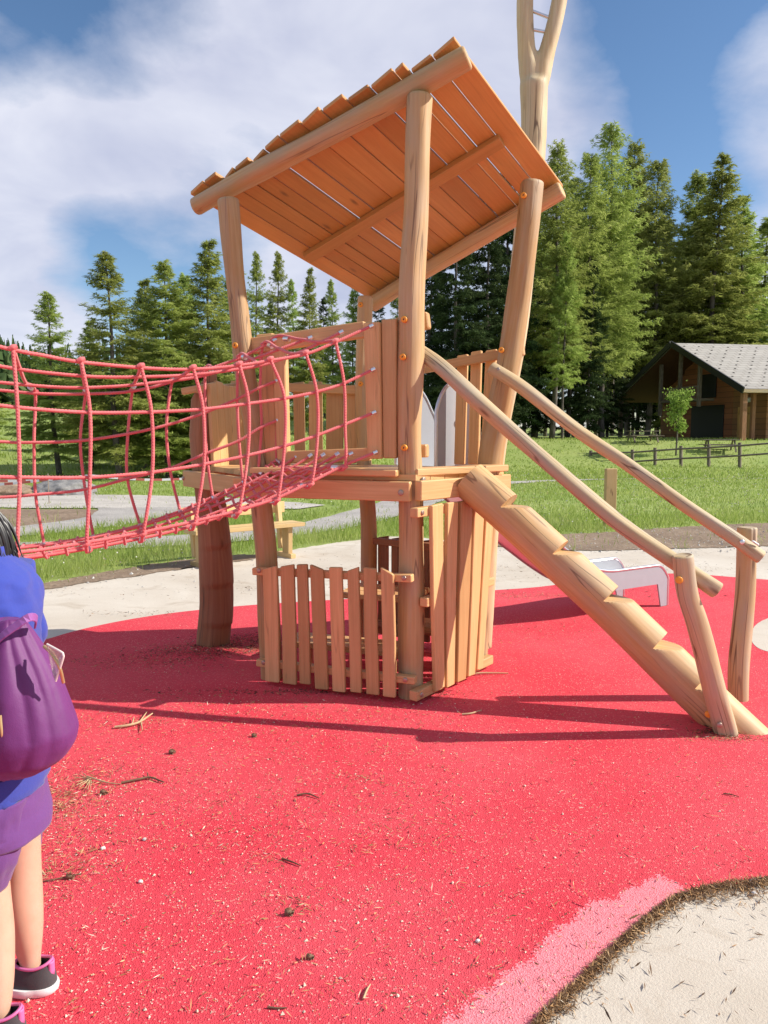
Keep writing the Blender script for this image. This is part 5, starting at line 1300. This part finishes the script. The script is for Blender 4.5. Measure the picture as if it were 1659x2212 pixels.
xy = base_ + inn * off_[:, None]; t = np.clip(g2_.normal(0.42, 0.2, 9000), 0, 1)
slivers('needle_mat', xy, g2_.uniform(0.012, 0.034, 9000), g2_.uniform(0.0014, 0.003, 9000), t, 0.0165 + g2_.random(9000) * 0.007, 'thick band of brown needles along the concrete edge', 'needle litter', 24, 0.4)
# loose needles on the concrete
xy = np.concatenate([ground_pts(1200, 1659, 1960, 2212, 60), ground_pts(80, 1600, 1190, 1300, 900), cluster(300, 1330, 0.3, 0.06, 120), cluster(600, 1275, 0.4, 0.05, 160), cluster(1300, 1230, 1.0, 0.12, 400)])
slivers('loose_needles', xy, g.uniform(0.01, 0.05, len(xy)), g.uniform(0.0015, 0.005, len(xy)), np.clip(g.normal(0.22, 0.15, len(xy)), 0, 1), 0.0175, 'scattered dark needles on the pale concrete', 'needle litter', 25)
xy = np.concatenate([ground_pts(1080, 1659, 1140, 1195, 700), ground_pts(80, 560, 1205, 1285, 90)])
chips('verge_stones', xy, np.clip(g.lognormal(-4.75, 0.45, len(xy)), 0.004, 0.028), 0.008, plain('verge_stone', (0.50, 0.47, 0.43), 0.8, 0, 0.25, 5), 'small pale stones lying in the dirt verge', 'stones')
# individual twigs, cones and pebbles
M['twig'] = plain('twig_bark', (0.16, 0.09, 0.05), 0.8, 0, 0.4, 40); M['paletwig'] = plain('dry_twig', (0.50, 0.36, 0.20), 0.8, 0, 0.3, 40); M['cone'] = plain('cone_scales', (0.20, 0.12, 0.07), 0.8, 0, 0.4, 60)
def twig(pts, r, mat, label, forks=()):
    w3 = [G(x, y) + V((0, 0, 0.013 + r + dz)) for x, y, dz in pts]
    mb = MB(); rod(mb, w3, [r, r * 0.9, r * 0.5], 7, 0.01)
    for a, b in forks: rod(mb, [G(*a) + V((0, 0, 0.013 + r)), G(*b) + V((0, 0, 0.02 + r))], [r * 0.7, r * 0.3], 6)
    return tag(mb.build('twig', M[mat]), label, 'twig', 'twigs dropped on the rubber')
twig([(248, 1579, 0), (275, 1577, 0.004), (302, 1570, 0.006), (330, 1557, 0.02)], 0.007, 'paletwig', 'pale twig with a frayed end below the tower shadow', [((305, 1570), (308, 1588)), ((300, 1570), (318, 1548)), ((285, 1575), (290, 1560))])
twig([(262, 1700, 0), (300, 1694, 0.004), (325, 1690, 0.004), (355, 1699, 0)], 0.0055, 'twig', 'dark forked twig beside the pile of yellow needles', [((322, 1691), (318, 1680))])
twig([(190, 1690, 0.01), (230, 1700, 0.004), (262, 1702, 0)], 0.0035, 'paletwig', 'thin pale twig with a tuft of yellow needles', [((195, 1690), (172, 1712)), ((195, 1690), (166, 1700)), ((195, 1692), (184, 1715)), ((195, 1690), (178, 1680)), ((197, 1692), (196, 1716)), ((195, 1690), (160, 1690)), ((195, 1690), (165, 1708)), ((195, 1690), (190, 1718)), ((195, 1690), (172, 1685))])
twig([(641, 1726, 0), (665, 1725, 0.004), (690, 1733, 0)], 0.004, 'twig', 'small curved dark twig right of the forked twig')
twig([(609, 1864, 0), (632, 1873, 0.002), (650, 1880, 0)], 0.0035, 'twig', 'straight reddish brown twig in the open rubber')
twig([(578, 2188, 0), (600, 2190, 0), (620, 2189, 0)], 0.003, 'twig', 'short dark twig near the bottom edge of the photo')
twig([(970, 1470, 0), (1000, 1466, 0.003), (1040, 1462, 0.004), (1098, 1462, 0.003)], 0.007, 'paletwig', 'long pale stick lying at the foot of the tall picket panel')
twig([(998, 1550, 0), (1018, 1549, 0.003), (1040, 1543, 0.006)], 0.005, 'paletwig', 'short pale stick between the two handrail shadows')
twig([(85, 1915, 0), (120, 1910, 0.003), (178, 1896, 0)], 0.0025, 'twig', 'thin twig next to the child\'s bare leg')
twig([(78, 1886, 0), (88, 1893, 0.002), (96, 1900, 0)], 0.006, 'paletwig', 'short brown curved bark piece under the purple shorts')
twig([(785, 2170, 0), (792, 2155, 0.004), (800, 2140, 0.002)], 0.0035, 'paletwig', 'upright pointing dry stalk near the bottom of the photo')
twig([(1562, 1722, 0), (1578, 1725, 0.002), (1596, 1729, 0)], 0.003, 'twig', 'little dark twig at the right edge of the open rubber')
def pine_cone(px, py, r, label):
    c = G(px, py) + V((0, 0, 0.012 + r * 0.8)); mb = MB(); rod(mb, [c - V((r * 1.1, 0, 0)), c - V((r * 0.3, 0, 0)), c + V((r * 0.5, 0, 0)), c + V((r * 1.2, 0, 0))], [r * 0.5, r * 0.75, r * 0.6, r * 0.15], 8, r * 0.3)
    gg = random.Random(int(px))
    for k in range(46):
        u = gg.uniform(-1, 1); a = gg.uniform(0, 6.28); rr = r * (0.9 - 0.5 * abs(u - -0.1)); q = c + V((u * r * 1.1, math.cos(a) * rr * 0.85, math.sin(a) * rr * 0.85)); d = V((0.5, math.cos(a), math.sin(a))).normalized()
        t_ = d.orthogonal().normalized() * r * 0.26; mb.add([q - t_, q + t_, q + d * r * 0.42 + t_ * 0.6, q + d * r * 0.42 - t_ * 0.6], [[0, 1, 2, 3]], [(0, 0)] * 4, 0.5)
    return tag(mb.build('pine_cone', M['cone']), label, 'cone', 'cones dropped on the rubber')
pine_cone(372, 1634, 0.013, 'dark larch cone lying alone right of the pale twig')
pine_cone(549, 1597, 0.011, 'small dark cone farthest right on the sunlit rubber')
pine_cone(224, 1722, 0.012, 'cone below the tuft of yellow needles')
pine_cone(152, 1906, 0.012, 'cone near the child\'s leg beside the thin twig')
pine_cone(625, 1985, 0.013, 'ragged cone in the middle of the foreground rubber')
pine_cone(670, 2120 - 40, 0.010, 'small cone in the lower middle of the rubber')
def pebble(px, py, r, label, z=0.012, col=(0.72, 0.68, 0.62)):
    bm = bmesh.new(); bmesh.ops.create_icosphere(bm, subdivisions=3, radius=1); c = G(px, py)
    for v in bm.verts:
        k = 1 + 0.25 * mnoise.noise(v.co * 1.5 + V((px, 0, 0))); v.co = V((c.x + v.co.x * r * 1.2 * k, c.y + v.co.y * r * k, z + r * 0.6 + v.co.z * r * 0.75 * k))
    me = bpy.data.meshes.new('pebble'); bm.to_mesh(me); bm.free(); me.materials.append(plain('pebble_stone', col, 0.7, 0, 0.15, 60)); me.polygons.foreach_set('use_smooth', np.ones(len(me.polygons), bool))
    tag(link('pebble', me), label, 'pebble', 'single pebbles lying on the ground')
pebble(1629, 1945, 0.0075, 'white pebble in the needles at the right edge', 0.02)
pebble(1428, 1984, 0.008, 'pale pebble at the edge of the faded pink patch', 0.016, (0.6, 0.52, 0.42))
pebble(223, 1842, 0.008, 'white pebble near the child\'s shorts')
pebble(304 / 1.0, 1914, 0.007, 'pale pebble right of the cone by the leg')
pebble(1032, 2043, 0.006, 'light pebble in the bright lower rubber, left of the pink patch')
pebble(312, 1842 - 20, 0.007, 'grey pebble right of the white pebble', 0.012, (0.5, 0.48, 0.46))
# ---------------------------------------------------------------- child walking out of the picture on the left
def fabric(name, c, rough=0.9, sheen=0.2, scale=300, var=0.12):
    m, nt, b = newmat(name); n = N(nt); co = n('ShaderNodeTexCoord').outputs['Object']
    f = n.noise(co, scale, 3, 0.7); w_ = n.noise(co, 14, 4)
    cc = n.mix(f, tuple(q * (1 - var) for q in c), tuple(min(1, q * (1 + var)) for q in c)); nt.links.new(n.mix(n.math('MULTIPLY', w_, 0.2), cc, tuple(q * 0.75 for q in c)), b.inputs['Base Color'])
    b.inputs['Roughness'].default_value = rough; b.inputs['Sheen Weight'].default_value = sheen
    n.bump(n.math('ADD', n.math('MULTIPLY', f, 0.15), w_), 0.35, 0.012, b); return m
def skin_mat():
    m, nt, b = newmat('skin'); n = N(nt); co = n('ShaderNodeTexCoord').outputs['Object']; f = n.noise(co, 30, 4)
    nt.links.new(n.mix(f, (0.56, 0.32, 0.215), (0.66, 0.41, 0.29)), b.inputs['Base Color']); b.inputs['Roughness'].default_value = 0.5
    b.inputs['Subsurface Weight'].default_value = 0.15; b.inputs['Subsurface Radius'].default_value = (0.012, 0.005, 0.003); return m
M['skin'] = skin_mat(); M['hoodie'] = fabric('blue_fleece', (0.032, 0.055, 0.34)); M['shorts'] = fabric('purple_cotton', (0.135, 0.04, 0.20), 0.85)
def satin():
    m, nt, b = newmat('purple_satin'); n = N(nt); co = n('ShaderNodeTexCoord').outputs['Object']; f = n.noise(co, 500, 2); w_ = n.noise(co, 9, 5)
    nt.links.new(n.mix(w_, (0.105, 0.014, 0.11), (0.17, 0.03, 0.175)), b.inputs['Base Color']); b.inputs['Roughness'].default_value = 0.6; b.inputs['Specular IOR Level'].default_value = 0.5
    b.inputs['Sheen Weight'].default_value = 0.1; b.inputs['Sheen Tint'].default_value = (0.9, 0.6, 0.95, 1); n.bump(n.math('ADD', w_, n.math('MULTIPLY', f, 0.1)), 0.35, 0.012, b); return m
M['satin'] = satin()
M['hair'] = plain('black_hair', (0.012, 0.010, 0.010), 0.38, 0, 0.3, 200)
person = empty('person', (-1.05, 1.98, 0)); tag(person, 'child in a blue hooded top and purple shorts walking out of the left edge', 'person')
def X(px, py, Y): return P(px, py, Y)
hipF = X(22, 1720, 2.03); kneeF = X(46, 1868, 2.03); calfF = X(48, 1945, 2.02); ankF = X(68, 2095, 2.0)
hipN = X(-52, 1730, 1.92); kneeN = X(-26, 1925, 1.90); calfN = X(-16, 2010, 1.89); ankN = X(0, 2235, 1.815)
pel = V(((hipF.x + hipN.x) / 2, 1.975, hipF.z + 0.06)); ch = V((pel.x + 0.005, 1.985, 1.0)); nk = V((pel.x - 0.02, 1.99, 1.165)); hd = V((pel.x - 0.135, 1.99, 1.262))
pv = [(pel, (.10, .12)), (lerp(pel, ch, .5), (.09, .115)), (ch, (.095, .125)), (nk, (.045, .045)), (V(hd) - V((0, 0, 0.03)), (.075, .07)), (V(hd) + V((0, 0, .06)), (.085, .075))]
edges = [(0, 1), (1, 2), (2, 3), (3, 4), (4, 5)]
def chain(root, items):
    last = root
    for p, r in items:
        pv.append((V(p), (r, r))); edges.append((last, len(pv) - 1)); last = len(pv) - 1
    return last
def foot(a, ang):   # toes point towards -X
    d = V((-math.cos(ang), math.sin(ang), 0)); heel = V((a.x, a.y, 0.045)) - d * 0.03
    return [(V((a.x, a.y, 0.05)), .030), (V((a.x, a.y, 0.04)) + d * .08, .030), (V((a.x, a.y, 0.035)) + d * .15, .022)]
chain(0, [(hipF, .078), (lerp(hipF, kneeF, .5), .066), (kneeF, .052), (calfF, .056), (lerp(calfF, ankF, .5), .045), (lerp(calfF, ankF, .85), .027), (ankF, .026)] + foot(ankF, 0.1))
chain(0, [(hipN, .078), (lerp(hipN, kneeN, .5), .066), (kneeN, .053), (calfN, .056), (lerp(calfN, ankN, .5), .045), (lerp(calfN, ankN, .85), .027), (ankN, .026)] + foot(ankN, -0.05))
def arm(sgn):
    sh = V((ch.x - 0.01, ch.y + sgn * 0.135, 1.11)); el = V((ch.x - 0.005, ch.y + sgn * 0.17, 0.95)); wr = V((ch.x - 0.12, ch.y + sgn * 0.16, 0.99)); pm = V((ch.x - 0.17, ch.y + sgn * 0.145, 1.01))
    b = chain(2, [(sh, .042), (el, .034), (wr, .023), (pm, .024)])
    f = V((-0.8, 0, 0.25)).normalized(); up_ = V((0.2, 0, 0.9)).normalized()
    for k, (o, ln) in enumerate(((0.024, .050), (0.009, .058), (-0.006, .054), (-0.02, .044))):
        r0_ = pm + up_ * o + f * 0.018; bend = V((0.15, -sgn * 0.7, -0.1))
        chain(b, [(r0_, .0085), (r0_ + f * ln * .5, .008), (r0_ + f * ln * .75 + bend * ln * .5, .0072), (r0_ + f * ln * .6 + bend * ln * 1.0, .006)])
    t0_ = pm + up_ * .022 - f * .012; chain(b, [(t0_ + V((0, -sgn * .014, .006)), .009), (t0_ + V((-.018, -sgn * .03, .012)), .008), (t0_ + V((-.034, -sgn * .034, .008)), .0065)])
    return sh, el, wr
shF, elF, wrF = arm(1); shN, elN, wrN = arm(-1)
me = bpy.data.meshes.new('body'); me.from_pydata([tuple(p) for p, r in pv], edges, []); me.update()
bo = link('body', me, person); me.materials.append(M['skin'])
bo.modifiers.new('Skin', 'SKIN'); sv = me.skin_vertices[0].data if me.skin_vertices else None
if sv is None:
    bm = bmesh.new(); bm.from_mesh(me); bm.verts.layers.skin.verify(); bm.to_mesh(me); bm.free(); sv = me.skin_vertices[0].data
for i, (p, r) in enumerate(pv): sv[i].radius = r; sv[i].use_root = (i == 0)
bo.modifiers[0].use_smooth_shade = True
sb = bo.modifiers.new('Subdivision', 'SUBSURF'); sb.levels = 2; sb.render_levels = 2
def loft(name, secs, mat, parent, n=72, wr=0.0, seed=0, close=True):
    """secs: (centre, half x, half y[, lobes amp])"""
    rings = []
    cs = [V(s[0]) for s in secs]
    m = len(secs); fine = 10
    def ip(f):
        xs_ = np.arange(m); return lambda t: float(np.interp(t, xs_, f))
    fx_ = [ip([s[k] for s in secs]) for k in (1, 2)]; fc = [ip([c[k] for c in cs]) for k in range(3)]
    for q in range((m - 1) * fine + 1):
        t = q / fine; t_ = t
        c = V([f(t) for f in fc]); ring = []
        for j in range(n):
            a = 2 * PI * j / n; k = 1 + wr * mnoise.noise(V((math.cos(a) * 2 + seed, math.sin(a) * 2, c.z * 9))) + wr * 1.5 * (0.3 - abs(mnoise.noise(V((math.cos(a) * 2.4 + seed + c.z * 5, math.sin(a) * 2.4, c.z * 16))))) + wr * 0.5 * (0.3 - abs(mnoise.noise(V((math.cos(a) * 5 + seed, math.sin(a) * 5 + c.z * 9, c.z * 34)))))
            ring.append(c + V((math.cos(a) * fx_[0](t) * k, math.sin(a) * fx_[1](t) * k, 0)))
        rings.append(ring)
    mb = MB(); mb.sweep(rings, True, True, 0.5, (close, close)); o = mb.build(name, mat, parent)
    wl = o.modifiers.new('Weld', 'WELD'); wl.merge_threshold = 0.0003; s_ = o.modifiers.new('Smooth', 'SMOOTH'); s_.factor = 0.5; s_.iterations = 2; return o
def edge_x(px, py, Y=1.99): return X(px, py, Y).x
cx = ch.x
def sec(px, py, hy, cxo=None, Y=1.985):
    p = X(px, py, Y); a = p.x - (cx if cxo is None else cxo); return (V((cx if cxo is None else cxo, Y, p.z)), a, hy)
hood = loft('hooded_top', [sec(86, 1700, .165), sec(84, 1640, .165), sec(80, 1560, .16), sec(76, 1470, .16), sec(72, 1390, .162), sec(76, 1320, .165), sec(70, 1275, .165), sec(56, 1240, .15), sec(30, 1218, .11), sec(10, 1200, .07), sec(5, 1180, .055)], M['hoodie'], person, 84, 0.085, 3)
def sleeve(sh, el, wr_, sd_):
    mb = MB(); log(mb, [sh + V((0.012, 0, 0.03)), lerp(sh, el, .5) + V((0.01, 0, 0)), el + V((0.018, 0, -0.008)), lerp(el, wr_, .5) + V((0, 0, -.012)), wr_], [.060, .056, .056, .055, .040], 22, 0.012, 0.16, sd_, 0.1)
    o = mb.build('sleeve', M['hoodie'], hood); wl = o.modifiers.new('Weld', 'WELD'); wl.merge_threshold = 0.0003; s_ = o.modifiers.new('Smooth', 'SMOOTH'); s_.factor = 0.5; s_.iterations = 2
sleeve(shN, elN, wrN, 41); sleeve(shF, elF, wrF, 42)
# hem flap of the top
mb = MB(); rings = []
for q in range(5):
    zz = [1660, 1690, 1715, 1735, 1745][q]; p = X(78 - q * 2, zz, 1.93); ring = []
    for j in range(40):
        a = 2 * PI * j / 40; dip = 0.035 * max(0, -math.cos(a)) * q / 4
        ring.append(V((cx + math.cos(a) * (p.x - cx + .004 * q / 4), 1.985 + math.sin(a) * .17, p.z - dip + 0.012 * math.cos(a) * q / 4 + 0.006 * math.sin(a * 6) * q / 4 + (0.03 * max(0, math.cos(a)) * q / 4))))
    rings.append(ring)
mb.sweep(rings, True, True, 0.5, (False, False)); mb.build('hem', M['hoodie'], hood)
# shorts: seat and two legs
sh = loft('shorts', [(V((cx - .002, 1.98, X(0, 1790, 1.98).z)), .125, .165), (V((cx, 1.98, X(0, 1730, 1.98).z)), X(86, 1730, 1.98).x - cx, .172), (V((cx, 1.98, X(0, 1670, 1.98).z)), X(82, 1670, 1.98).x - cx, .165)], M['shorts'], person, 72, 0.05, 9)
def leg(secs, sd_):
    o = loft('shorts_leg', secs, M['shorts'], sh, 72, 0.075, sd_, False); so_ = o.modifiers.new('Solidify', 'SOLIDIFY'); so_.thickness = 0.006
def lsec(pl, pr, py, Y, hy): a = X(pl, py, Y); b = X(pr, py, Y); return (V(((a.x + b.x) / 2, Y, b.z)), (b.x - a.x) / 2, hy)
leg([lsec(8, 80, 1838, 2.05, .075), lsec(-6, 86, 1800, 2.05, .085), lsec(-20, 88, 1750, 2.05, .09), lsec(-30, 87, 1700, 2.03, .09)], 4)
leg([lsec(-72, 14, 1915, 1.90, .075), lsec(-76, 36, 1860, 1.90, .085), lsec(-80, 48, 1790, 1.91, .09), lsec(-85, 56, 1720, 1.92, .09)], 6)
# trainers
def shoe(a, ang, sole_z=0.0):
    d = V((-math.cos(ang), math.sin(ang), 0)); s = V((-d.y, d.x, 0)); c = V((a.x, a.y, 0))
    def ringp(z, grow, toe):
        ring = []
        for j in range(36):
            t = 2 * PI * j / 36; u = math.cos(t); v = math.sin(t); lx = 0.075 + (0.125 if u > 0 else -0.018) ; 
            x_ = (0.145 * toe if u > 0 else 0.062) * u * grow; y_ = (0.040 + 0.006 * (u > 0)) * math.copysign(abs(v) ** 0.85, v) * grow
            ring.append(c + d * x_ + s * y_ + V((0, 0, z)))
        return ring
    base = empty  # (parts below)
    mb = MB(); mb.sweep([ringp(0.013, .94, 1), ringp(0.018, 1.02, 1), ringp(0.030, 1.04, 1), ringp(0.036, 1.0, 1)], True, True, 0.5); so_ = mb.build('shoe_sole', M['white'], person)
    mb = MB(); rr = []
    for z, gx, back, top in ((0.034, .97, .98, 1), (0.050, .94, .97, .95), (0.064, .86, .92, .74), (0.076, .78, .84, .46), (0.084, .72, .80, .36)):
        ring = []
        for j in range(36):
            t = 2 * PI * j / 36; u = math.cos(t); v = math.sin(t)
            x_ = (0.145 * top if u > 0 else 0.060 * back) * u; y_ = 0.040 * gx * math.copysign(abs(v) ** 0.9, v)
            ring.append(c + d * x_ + s * y_ + V((0, 0, z + (0.012 * max(0, -u) ** 2 if z > .07 else 0))))
        rr.append(ring)
    mb.sweep(rr, True, True, 0.5, (True, False)); up_ = mb.build('shoe_upper', M['mesh'], person)
    mb = MB(); cuff = []
    for q in rr[-1]: cuff.append(q + V((0, 0, 0.002)))
    rod(mb, cuff + [cuff[0]], 0.0022, 8, 0.01); 
    # pink heel tab
    hp = c - d * 0.050; mb.sweep([[hp + s * w_ + V((0, 0, z)) - d * o for w_, o in ((-.012, -.003), (-.007, .002), (0, .0045), (.007, .002), (.012, -.003))] for z in (0.058, 0.070, 0.082, 0.092, 0.097)], False, True, 0.5)
    tb = mb.build('shoe_trim', M['pink'], up_); s2_ = tb.modifiers.new('Solidify', 'SOLIDIFY'); s2_.thickness = 0.004; s2_.offset = 0
    mb = MB()
    for k in range(2): rod(mb, [c + d * (0.03 + k * .022) - s * .0385 + V((0, 0, .036)), c + d * (0.012 + k * .022) - s * .0375 + V((0, 0, .052)), c + d * (0.002 + k * .022) - s * .034 + V((0, 0, .068))], 0.003, 6)
    mb.build('shoe_stripe', M['white'], up_)
M['white'] = plain('white_rubber', (0.78, 0.77, 0.76), 0.5, 0, 0.06); M['mesh'] = fabric('grey_mesh', (0.06, 0.055, 0.058), 0.8, 0.1, 900, 0.5); M['pink'] = plain('pink_trim', (0.62, 0.15, 0.36), 0.6, 0, 0.08)
shoe(V((ankF.x + .008, ankF.y, 0)), 0.12); shoe(V((ankN.x + .004, ankN.y, 0)), -0.05)
# hair and face
hc = V(hd) + V((0.012, 0, 0.035)); mb = MB(); rings = []
for q in range(15):
    ph = PI * (q + 0.5) / 15; ring = []
    for j in range(28):
        a = 2 * PI * j / 28; r_ = math.sin(ph); ring.append(hc + V((math.cos(a) * r_ * .098, math.sin(a) * r_ * .088, math.cos(ph) * .112)) * 1.0)
    rings.append(ring)
# open the face side
for ring in rings:
    for j, q in enumerate(ring):
        d_ = q - hc
        if d_.x < -0.03 and d_.z < 0.055: ring[j] = hc + V((d_.x * 0.62, d_.y, d_.z))
mb.sweep(rings, True, True, 0.5); hair = mb.build('hair', M['hair'], person)
mb = MB(); rg = random.Random(4)
for k in range(230):
    a = rg.uniform(-1.75, 1.75); r_ = .094
    st = hc + V((math.cos(a) * .090, math.sin(a) * .082, rg.uniform(-.02, .07)))
    out_ = V((math.cos(a), math.sin(a), 0)); yb = rg.uniform(-.03, .05)
    ez = rg.uniform(1.125, 1.19)
    ex = min(hc.x + .18, hc.x + math.cos(a) * .16 + rg.uniform(-.02, .02) + .035)
    en = V((ex, hc.y + math.sin(a) * .115 + rg.uniform(-.02, .02), ez)); mid = lerp(st, en, .5) + out_ * rg.uniform(.008, .03)
    rod(mb, [st, mid, en], [.0065, .006, .0012], 5, 0.02)
mb.build('hair_strands', M['hair'], hair)
mb = MB(); rod(mb, [hd + V((-.07, 0, .035)), hd + V((-.085, 0, .015)), hd + V((-.098, 0, .002)), hd + V((-.08, 0, -.006))], [.006, .009, .012, .008], 8, 0.01); mb.build('nose', M['skin'], person)
for s in (-1, 1):
    mb = MB(); disc(mb, hd + V((-.074, s * .031, .03)), V((-1, s * .3, 0)), .011, .005, 14, .6); ey = mb.build('eye', M['white'], person)
    mb = MB(); disc(mb, hd + V((-.079, s * .032, .03)), V((-1, s * .3, 0)), .005, .003, 12, .4); mb.build('pupil', M['black'], ey)
    mb = MB(); disc(mb, hd + V((.0, s * .074, .015)), V((0, s, 0)), .022, .012, 14, .6); mb.build('ear', M['skin'], person)
mb = MB(); rod(mb, [hd + V((-.074, -.022, -.035)), hd + V((-.084, 0, -.037)), hd + V((-.074, .022, -.035))], [.003, .006, .003], 8, 0.01); mb.build('mouth', M['pink'], person)

# ---------------------------------------------------------------- purple bag
bag = empty('backpack', (-0.95, 1.86, 0.9)); tag(bag, 'gathered purple satin backpack hanging at the child\'s back with a clear pouch sticking out', 'backpack')
YB = 1.86
def bsec(pl, pr, py, hy): a = X(pl, py, YB); b = X(pr, py, YB); return ((a.x + b.x) / 2, (b.x - a.x) / 2, b.z, hy)
prof_b = [bsec(-60, 50, 1336, .022), bsec(-70, 66, 1362, .045), bsec(-84, 84, 1392, .065), bsec(-100, 112, 1440, .085), bsec(-112, 134, 1485, .10), bsec(-122, 152, 1530, .108), bsec(-128, 165, 1575, .112), bsec(-126, 160, 1605, .108), bsec(-112, 140, 1636, .095), bsec(-90, 108, 1658, .07), bsec(-50, 60, 1674, .035)]
def smooth_tab(tab):
    q = np.linspace(0, len(tab) - 1, 400); out = []
    for k in range(len(tab[0])):
        f_ = np.interp(q, np.arange(len(tab)), [p[k] for p in tab]); g_ = np.concatenate([np.full(24, f_[0]), f_, np.full(24, f_[-1])]); w_ = np.hanning(49); w_ /= w_.sum(); h_ = np.convolve(g_, w_, 'valid'); h_[0] = f_[0]; h_[-1] = f_[-1]; out.append(h_)
    return q, out
bq, bt = smooth_tab(prof_b); rings = []
for t in np.linspace(0, len(prof_b) - 1, 120):
    c_, a_, z_, h_ = [float(np.interp(t, bq, bt[k])) for k in range(4)]
    ring = []; f = t / (len(prof_b) - 1)
    for j in range(132):
        a = 2 * PI * j / 132
        am = 0.17 * (1 - sst(0.25, 0.8, f)) ** 1.0 * sst(-0.1, 0.12, f) + 0.035
        ph_ = 7.0 * a + 1.2 + 1.1 * math.sin(a * 2 + 1) + 0.7 * f + 1.2 * mnoise.noise(V((f * 2.5, a, 3))); pl_ = abs(math.sin(ph_)) ** 0.55 * (0.75 + 0.25 * math.sin(3 * a))
        w_ = mnoise.noise(V((math.cos(a) * 2.2, math.sin(a) * 2.2, f * 3.0)))
        puck = 0.03 * sst(.86, .95, f) * math.cos(30 * a + 3 * w_)
        w2_ = 0.3 - abs(mnoise.noise(V((math.cos(a) * 3 + f * 2, math.sin(a) * 3, f * 5)))); k = 1 + am * (pl_ - 0.75) + 0.03 * w_ + 0.075 * w2_ * sst(0.3, 0.7, f) + puck
        ring.append(V((c_ + math.cos(a) * a_ * (k if math.cos(a) < 0.5 else 1 + (k - 1) * (1 - (math.cos(a) - 0.5) * 1.6)), YB + math.sin(a) * h_ * k * 1.05, z_ + 0.006 * w_)))
    rings.append(ring)
mb = MB(); mb.sweep(rings, True, True, 0.5); bb_ = mb.build('bag_body', M['satin'], bag); wl = bb_.modifiers.new('Weld', 'WELD'); wl.merge_threshold = 0.0003; s_ = bb_.modifiers.new('Smooth', 'SMOOTH'); s_.factor = .5; s_.iterations = 1
M['strap'] = plain('strap_satin', (0.30, 0.10, 0.33), 0.35, 0, 0.1, 80)
mb = MB(); pts = spline([X(-40, 1420, 1.80), X(0, 1378, 1.785), X(35, 1352, 1.79), X(62, 1334, 1.80), X(78, 1336, 1.83), X(76, 1352, 1.85)], 0.012)
board(mb, pts, (0, 0.5, 1), 0.019, 0.005, 0.0015); mb.build('strap', M['strap'], bag)
mb = MB(); rod(mb, [X(95, 1396, 1.815), X(112, 1412, 1.80), X(128, 1440, 1.79), X(137, 1475, 1.80)], 0.004, 8, 0.006); mb.build('zip', M['zip'] if 'zip' in M else plain('gold_zip', (0.62, 0.45, 0.22), 0.4, 0.6), bag)
mb = MB(); rod(mb, [X(0, 1545, 1.755), X(5, 1590, 1.752), X(9, 1630, 1.765)], 0.004, 8, 0.006); mb.build('zip', plain('gold_zip2', (0.62, 0.45, 0.22), 0.4, 0.6), bag)
m, nt, b = newmat('clear_vinyl'); b.inputs['Base Color'].default_value = (0.80, 0.74, 0.72, 1); b.inputs['Roughness'].default_value = 0.12; b.inputs['Transmission Weight'].default_value = 0.65; b.inputs['IOR'].default_value = 1.2; M['vinyl'] = m
pts = [X(100, 1392, 1.80), X(134, 1411, 1.785), X(136, 1418, 1.785), X(119, 1472, 1.79), X(112, 1450, 1.80)]
nrm = (pts[1] - pts[0]).cross(pts[3] - pts[0]).normalized() * 0.004
mb = MB(); k = len(pts); mb.add(pts + [p + nrm for p in pts], [list(range(k)), list(range(2 * k - 1, k - 1, -1))] + [[i, k + i, k + (i + 1) % k, (i + 1) % k] for i in range(k)], [(0, 0)] * (2 * k), 0.5); po = mb.build('pouch', M['vinyl'], bag)
mb = MB(); rod(mb, [p + nrm * .5 for p in pts[:4]], 0.0028, 8, 0.01); mb.build('pouch_edge', plain('pouch_edge', (0.75, 0.66, 0.63), 0.3), po)
